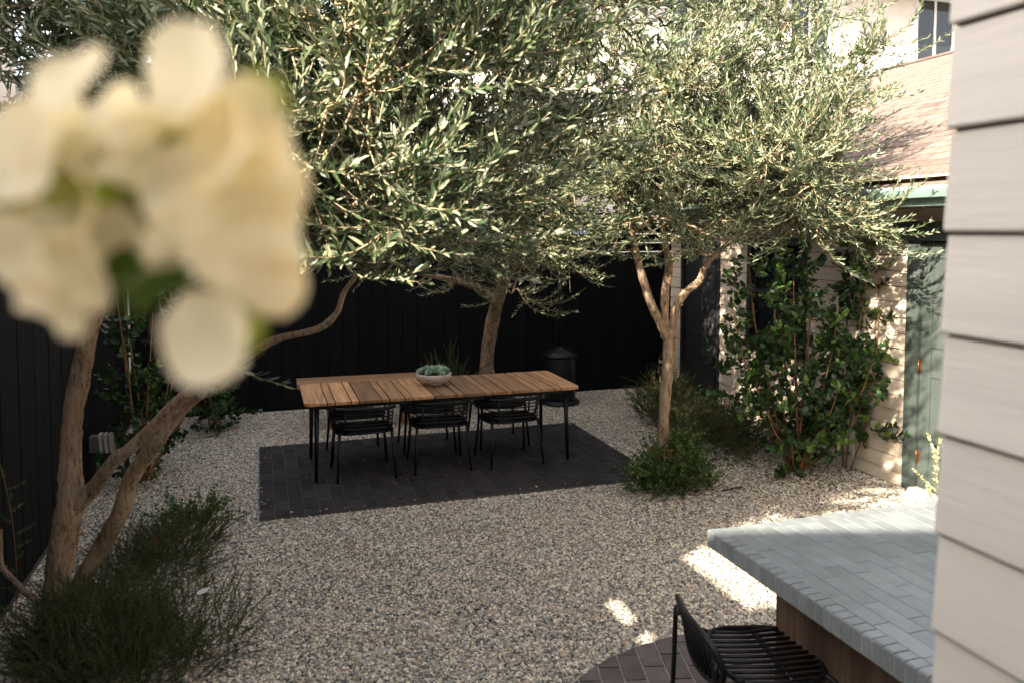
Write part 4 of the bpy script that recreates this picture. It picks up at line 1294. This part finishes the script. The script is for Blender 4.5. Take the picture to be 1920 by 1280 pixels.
while y > .06:
    link('wood_panel', wb, ct, (.2395, y - .045, 0.024)); y -= .09
wb2 = MB().cbox(-.0445, .0445, 0, .02, 0.0, KZ - .10, .001).mesh('wood_panel', M['walnut'])
x = .24
while x < LX - .2:
    link('wood_panel', wb2, ct, (x + .045, LY - .2095, 0.024)); x += .09
MB().box(.2, LX - .1, .05, LY - .18, KZ - .0755, KZ - .0742).obj('top_plate', M['walnut'], ct)

# ------------------------------------------------------------------ bar stool
st = empty('bar_stool', (1.92, 2.66, .027), R(-102))
tag(st, 'black metal bar stool with slatted seat pulled up to the tiled counter', 'stool')
SW, SD, SH = .22, .205, .508
ring = []
for a in np.linspace(0, 2 * math.pi, 41)[:-1]:
    c, s = math.cos(a), math.sin(a)
    e = .62
    ring.append((SW * math.copysign(abs(c) ** e, c), SD * math.copysign(abs(s) ** e, s) * (1.0 if s > 0 else 1.0), SH + (.0 if s < 0 else -.004)))
MB().tube(ring + [ring[0]], .0115, 10, False).obj('seat_frame', M['steel'], st)
for k, x in enumerate(np.linspace(-SW + .028, SW - .028, 11)):
    q = SD * (1 - abs(x / SW) ** (2 / .62)) ** (.62 / 2) - .004
    MB().tube([(x, -q, SH), (x, 0, SH - .01), (x, q, SH)], .008, 8).obj('seat_slat', M['steel'], st)
MB().tube([(-SW + .01, .045, SH - .018), (SW - .01, .045, SH - .018)], .013, 8).obj('seat_crossbar', M['steel'], st)
# oval back, tilted
bc = Vector((0, -SD - .10, SH + .085)); tilt = R(14)
oval = []
for a in np.linspace(0, 2 * math.pi, 37)[:-1]:
    u, w = .235 * math.copysign(abs(math.cos(a)) ** .8, math.cos(a)), .118 * math.copysign(abs(math.sin(a)) ** .85, math.sin(a))
    cv = -.045 * (1 - (u / .235) ** 2)
    oval.append((bc.x + u, bc.y + cv + .045 - w * math.sin(tilt), bc.z + w * math.cos(tilt)))
MB().tube(oval + [oval[0]], .0125, 10, False).obj('back_frame', M['steel'], st)
for u in np.linspace(-.195, .195, 13):
    w = .118 * (1 - abs(u / .235) ** 2.5) ** .5 - .002
    cv = -.045 * (1 - (u / .235) ** 2) + .045
    MB().tube([(u, bc.y + cv + w * math.sin(tilt), bc.z - w * math.cos(tilt)), (u * 1.0 + .012, bc.y + cv - w * math.sin(tilt), bc.z + w * math.cos(tilt))], .0075, 8).obj('back_slat', M['steel'], st)
for s in (-1, 1):
    # rear leg rises past the seat, bends over and meets the back
    pts = [(s * (SW + .045), -SD - .10, -.0), (s * (SW + .028), -SD - .09, SH * .6), (s * (SW + .02), -SD - .085, SH + .06), (s * (SW + .016), -SD - .078, SH + .095), (s * (SW + .002), -SD - .08, SH + .10), (s * (SW - .015), -SD - .085, SH + .075)]
    MB().tube([tuple(p) for p in arc(pts, .011, 5)], .011, 8).obj('leg', M['steel'], st)
    MB().tube([(s * (SW + .02), -SD - .058, SH + .02), (s * (SW - .03), -SD * .75, SH)], .010, 8).obj('brace', M['steel'], st)
    pts = [(s * (SW - .05), SD - .03, SH), (s * (SW - .01), SD + .0, SH - .02), (s * (SW + .01), SD + .02, SH - .1), (s * (SW + .035), SD + .055, 0)]
    MB().tube([tuple(p) for p in arc(pts, .011, 5)], .011, 8).obj('leg', M['steel'], st)
for a, b in (((-SW - .02, SD + .04), (SW + .02, SD + .04)), ((-SW - .03, -SD - .08), (-SW - .02, SD + .04)), ((SW + .03, -SD - .08), (SW + .02, SD + .04))):
    MB().tube([(*a, .24), (*b, .24)], .009, 8).obj('footrest', M['steel'], st)

# ------------------------------------------------------------------ small things
lt = empty('garden_light', (-1.40, 7.70, 0)); tag(lt, 'small beige louvred garden light on a stake beside the left fence', 'light')
MB().tube([(0, 0, -.05), (0, 0, .30)], .018, 10).obj('stake', M['grey'], lt)
MB().box(-.06, .02, -.05, .05, .302, .44).obj('housing', M['grey'], lt)
for k in range(3): MB().prism([(.026 + k * .042, .29), (.05 + k * .042, .29), (.036 + k * .042, .455), (.012 + k * .042, .455)], 'y', -.055, .055).obj('louvre', M['fixture'], lt)
pp = empty('pipe', (5.29, 6.01, 0)); tag(pp, 'short pale standpipe against the cream wall by the shrub', 'pipe')
MB().tube([(0, 0, -.02), (0, 0, .26)], .014, 10).obj('tube', M['pipe'], pp)
MB().tube([(0, 0, .262), (0, 0, .29)], .019, 10).obj('cap', M['pipe'], pp)


def fallen(name, label, loc, L, W, m, rot, cat, curl=.3):
    n = 7
    v = []
    for i in range(n):
        t = i / (n - 1)
        w = W / 2 * math.sin(math.pi * (.06 + .94 * t) ** .8) if i < n - 1 else .0005
        z = curl * L * (t - .5) ** 2 + .004
        v += [(L * (t - .5), -w, z + w * .4), (L * (t - .5), 0, z), (L * (t - .5), w, z + w * .4)]
    f = []
    for i in range(n - 1):
        for k in range(2): f.append((i * 3 + k, (i + 1) * 3 + k, (i + 1) * 3 + k + 1, i * 3 + k + 1))
    vb = [(p[0], p[1], p[2] - .0012) for p in v]
    o = len(v)
    mb = MB().add(v + vb, f + [tuple(j + o for j in q[::-1]) for q in f], True)
    return tag(mb.obj(name, m, None, loc, rot), label, cat)


fallen('fallen_leaf', 'pale dry leaf caught on top of the big rosemary', (-.31, 4.35, .36), .075, .03, M['leafwhite'], (.5, -.2, .4), 'leaf')
fallen('fallen_leaf', 'dark curled leaf lying on the open gravel, the nearer and more upright', (1.21, 4.23, .022), .07, .03, M['litter'], (.9, .3, 1.2), 'leaf', .8)
fallen('fallen_leaf', 'dark flat leaf lying on the open gravel, the smaller one', (1.18, 4.38, .018), .055, .025, M['litter'], (.1, .2, .3), 'leaf', .6)
fallen('fallen_petal', 'magenta petal on the gravel right of the leafy bush', (3.86, 5.58, .016), .045, .035, M['magenta'], (.2, .1, .7), 'petal', .6)
g = np.random.default_rng(90)
bs = []
for cx, cy, sx_, sy_, n_ in ((3.4, 5.95, .4, .25, 260), (4.6, 6.0, .35, .2, 200), (-.5, 5.0, .5, 1.2, 240), (2, 5, 1.6, 1.2, 170), (4.5, 7.2, .4, .8, 120), (1.7, 7.3, 1.2, .8, 90), (4.8, 5.6, .3, .3, 60)):
    q = np.column_stack([g.normal(cx, sx_, n_), g.normal(cy, sy_, n_)])
    bs.append(q[(q[:, 0] > FX + .05) & (q[:, 0] < HX - .08)])
bs = np.vstack(bs); n_ = len(bs)
aa = g.uniform(0, 6.28, n_)
zz = np.where((bs[:, 0] > PX0) & (bs[:, 0] < PX1) & (bs[:, 1] > PY0) & (bs[:, 1] < PY1), .03, .016)
v, f = leaves_geo(np.column_stack([bs, zz + g.uniform(0, .006, n_)]), np.column_stack([np.cos(aa), np.sin(aa), g.normal(0, .15, n_)]), np.column_stack([g.normal(0, .4, (n_, 2)), np.ones(n_)]), g.uniform(.025, .055, n_), g.uniform(.007, .013, n_), .4)
M['deadleaf'] = leaf_mat('dead_leaf', (.05, .025, .012), (.13, .075, .035), (.26, .19, .10), .7, .1, .2)
lit = link('leaf_litter', quad_mesh('leaf_litter', v, f, np.repeat(g.uniform(0, 1, n_), 2), np.zeros(len(f), int), [M['deadleaf']]))
tag(lit, 'scattered dry brown olive leaves lying on gravel and paving', 'leaf litter', kind='stuff')
hz = MB().tube([tuple(p) for p in smooth_path([(3.75, 5.86, .0), (3.8, 5.82, .02), (3.88, 5.84, .022), (3.98, 5.86, .016), (4.0, 5.95, -.01)], [.006] * 5, 5)[0]], .006, 6).obj('drip_hose', M['steel'])
tag(hz, 'short black drip irrigation hose on gravel beside the leafy bush', 'hose')

# ------------------------------------------------------------------ pale blossom close to the lens
hb = empty('flowering_branch', (-.0385, .330, EYE + .0095), -YAW)
tag(hb, 'pale cream blossom cluster very near in the upper left, out of focus', 'flower')


def petal_mesh(g, r, m):
    """one broad cupped petal with thickness"""
    n, k = 6, 9
    v, f = [], []
    for sgn in (0, 1):
        for i in range(n):
            t = i / (n - 1)
            w = r * (.25 + 1.0 * math.sin(math.pi * min(1, .12 + .62 * t))) * (1.0 if i < n - 1 else .75)
            for j in range(k):
                s = j / (k - 1) * 2 - 1
                v.append((w * s * .85, -.25 * r * (s * s) - .3 * r * (t - .4) ** 2 + .04 * r * math.sin(5 * s + 3 * t) + sgn * .0007, 2 * r * (t - .45) * (1 - .18 * s * s)))
    for sgn in (0, 1):
        o = sgn * n * k
        for i in range(n - 1):
            for j in range(k - 1):
                q = (o + i * k + j, o + i * k + j + 1, o + (i + 1) * k + j + 1, o + (i + 1) * k + j)
                f.append(q if sgn else q[::-1])
    tint = np.clip(g.normal(.6, .25, len(f)), 0, 1) * 0 + g.uniform(.3, 1)
    me = quad_mesh('petal', np.array(v), np.array(f), np.full(len(f), float(np.atleast_1d(tint)[0])), np.zeros(len(f), int), [m])
    me.polygons.foreach_set('use_smooth', [True] * len(f))
    return me


PXM = .280 / 1480
g = np.random.default_rng(77)
PM = [petal_mesh(g, 1.0, M['petal']) for _ in range(4)]
GM = [petal_mesh(g, 1.0, M['greenpetal']) for _ in range(2)]
BM_ = petal_mesh(g, 1.0, M['bloomleaf'])
# offsets from the cluster's centre in millimetres-like units (right, up), size, depth, kind
PET = [(-130, 230, 82, 0, 'p'), (100, 245, 100, 0, 'p'), (185, 170, 80, .3, 'p'), (-30, 150, 90, .5, 'p'), (-250, 90, 110, .2, 'p'), (-190, 60, 90, .6, 'g'),
       (150, 100, 105, .1, 'p'), (230, 95, 70, .4, 'p'), (10, 55, 95, .7, 'g'), (60, 30, 85, .2, 'p'), (-120, 20, 90, .8, 'g'), (-235, -90, 105, 0, 'p'), (-150, -110, 95, .3, 'p'),
       (-175, -185, 75, .1, 'p'), (-60, -40, 80, .9, 'g'), (60, -60, 95, .4, 'p'), (150, -75, 100, .2, 'p'), (215, -110, 85, .1, 'p'), (240, -160, 60, .3, 'p'), (120, -250, 95, 0, 'p'),
       (160, -225, 70, .3, 'g'), (105, -135, 62, -1.3, 'l'), (-20, -90, 80, 1.0, 'g'), (-290, 20, 80, .5, 'g'), (50, 130, 80, .9, 'g'), (-60, -130, 60, .5, 'l'), (215, 40, 80, .6, 'p'), (-215, 165, 80, .6, 'p'), (-200, -10, 90, .7, 'p'), (-95, 170, 80, .7, 'p'), (190, 200, 75, .7, 'g'), (-110, -60, 80, .9, 'p'), (100, 50, 90, .8, 'p'), (-80, 110, 80, .4, 'p'), (-125, 10, 90, .35, 'p'), (-80, -70, 85, .5, 'p'), (-10, 90, 90, .5, 'p'), (-170, 150, 80, .5, 'p'), (30, 190, 90, .6, 'p'), (-30, -20, 60, .6, 'g'), (40, -100, 70, .8, 'g'), (200, -30, 80, .5, 'p'), (-260, 30, 85, .4, 'p'), (180, -160, 70, .5, 'p')]
for i, (dx, dz, s, dep, kd) in enumerate(PET):
    me = PM[i % 4] if kd == 'p' else GM[i % 2] if kd == 'g' else BM_
    a = math.atan2(dz, dx) - math.pi / 2 + g.normal(0, .4)
    o = link('petal' if kd != 'l' else 'leaf', me, hb, (dx * PXM, (dep - .3) * .03, dz * PXM), (-.55 + g.normal(0, .3), -a, -.25 + g.normal(0, .3)), [s * PXM] * 3)
MB().tube([tuple(p) for p in smooth_path([(-.01, .02, -.01), (-.05, .06, .0), (-.16, .08, -.05), (-.38, .05, -.5), (-.5, 0, -1.2), (-.52, 0, -EYE - .03)], [.002, .002, .003, .005, .007, .009], 6)[0]],
          [.003] * 31, 6).obj('stem', M['stem'], hb)
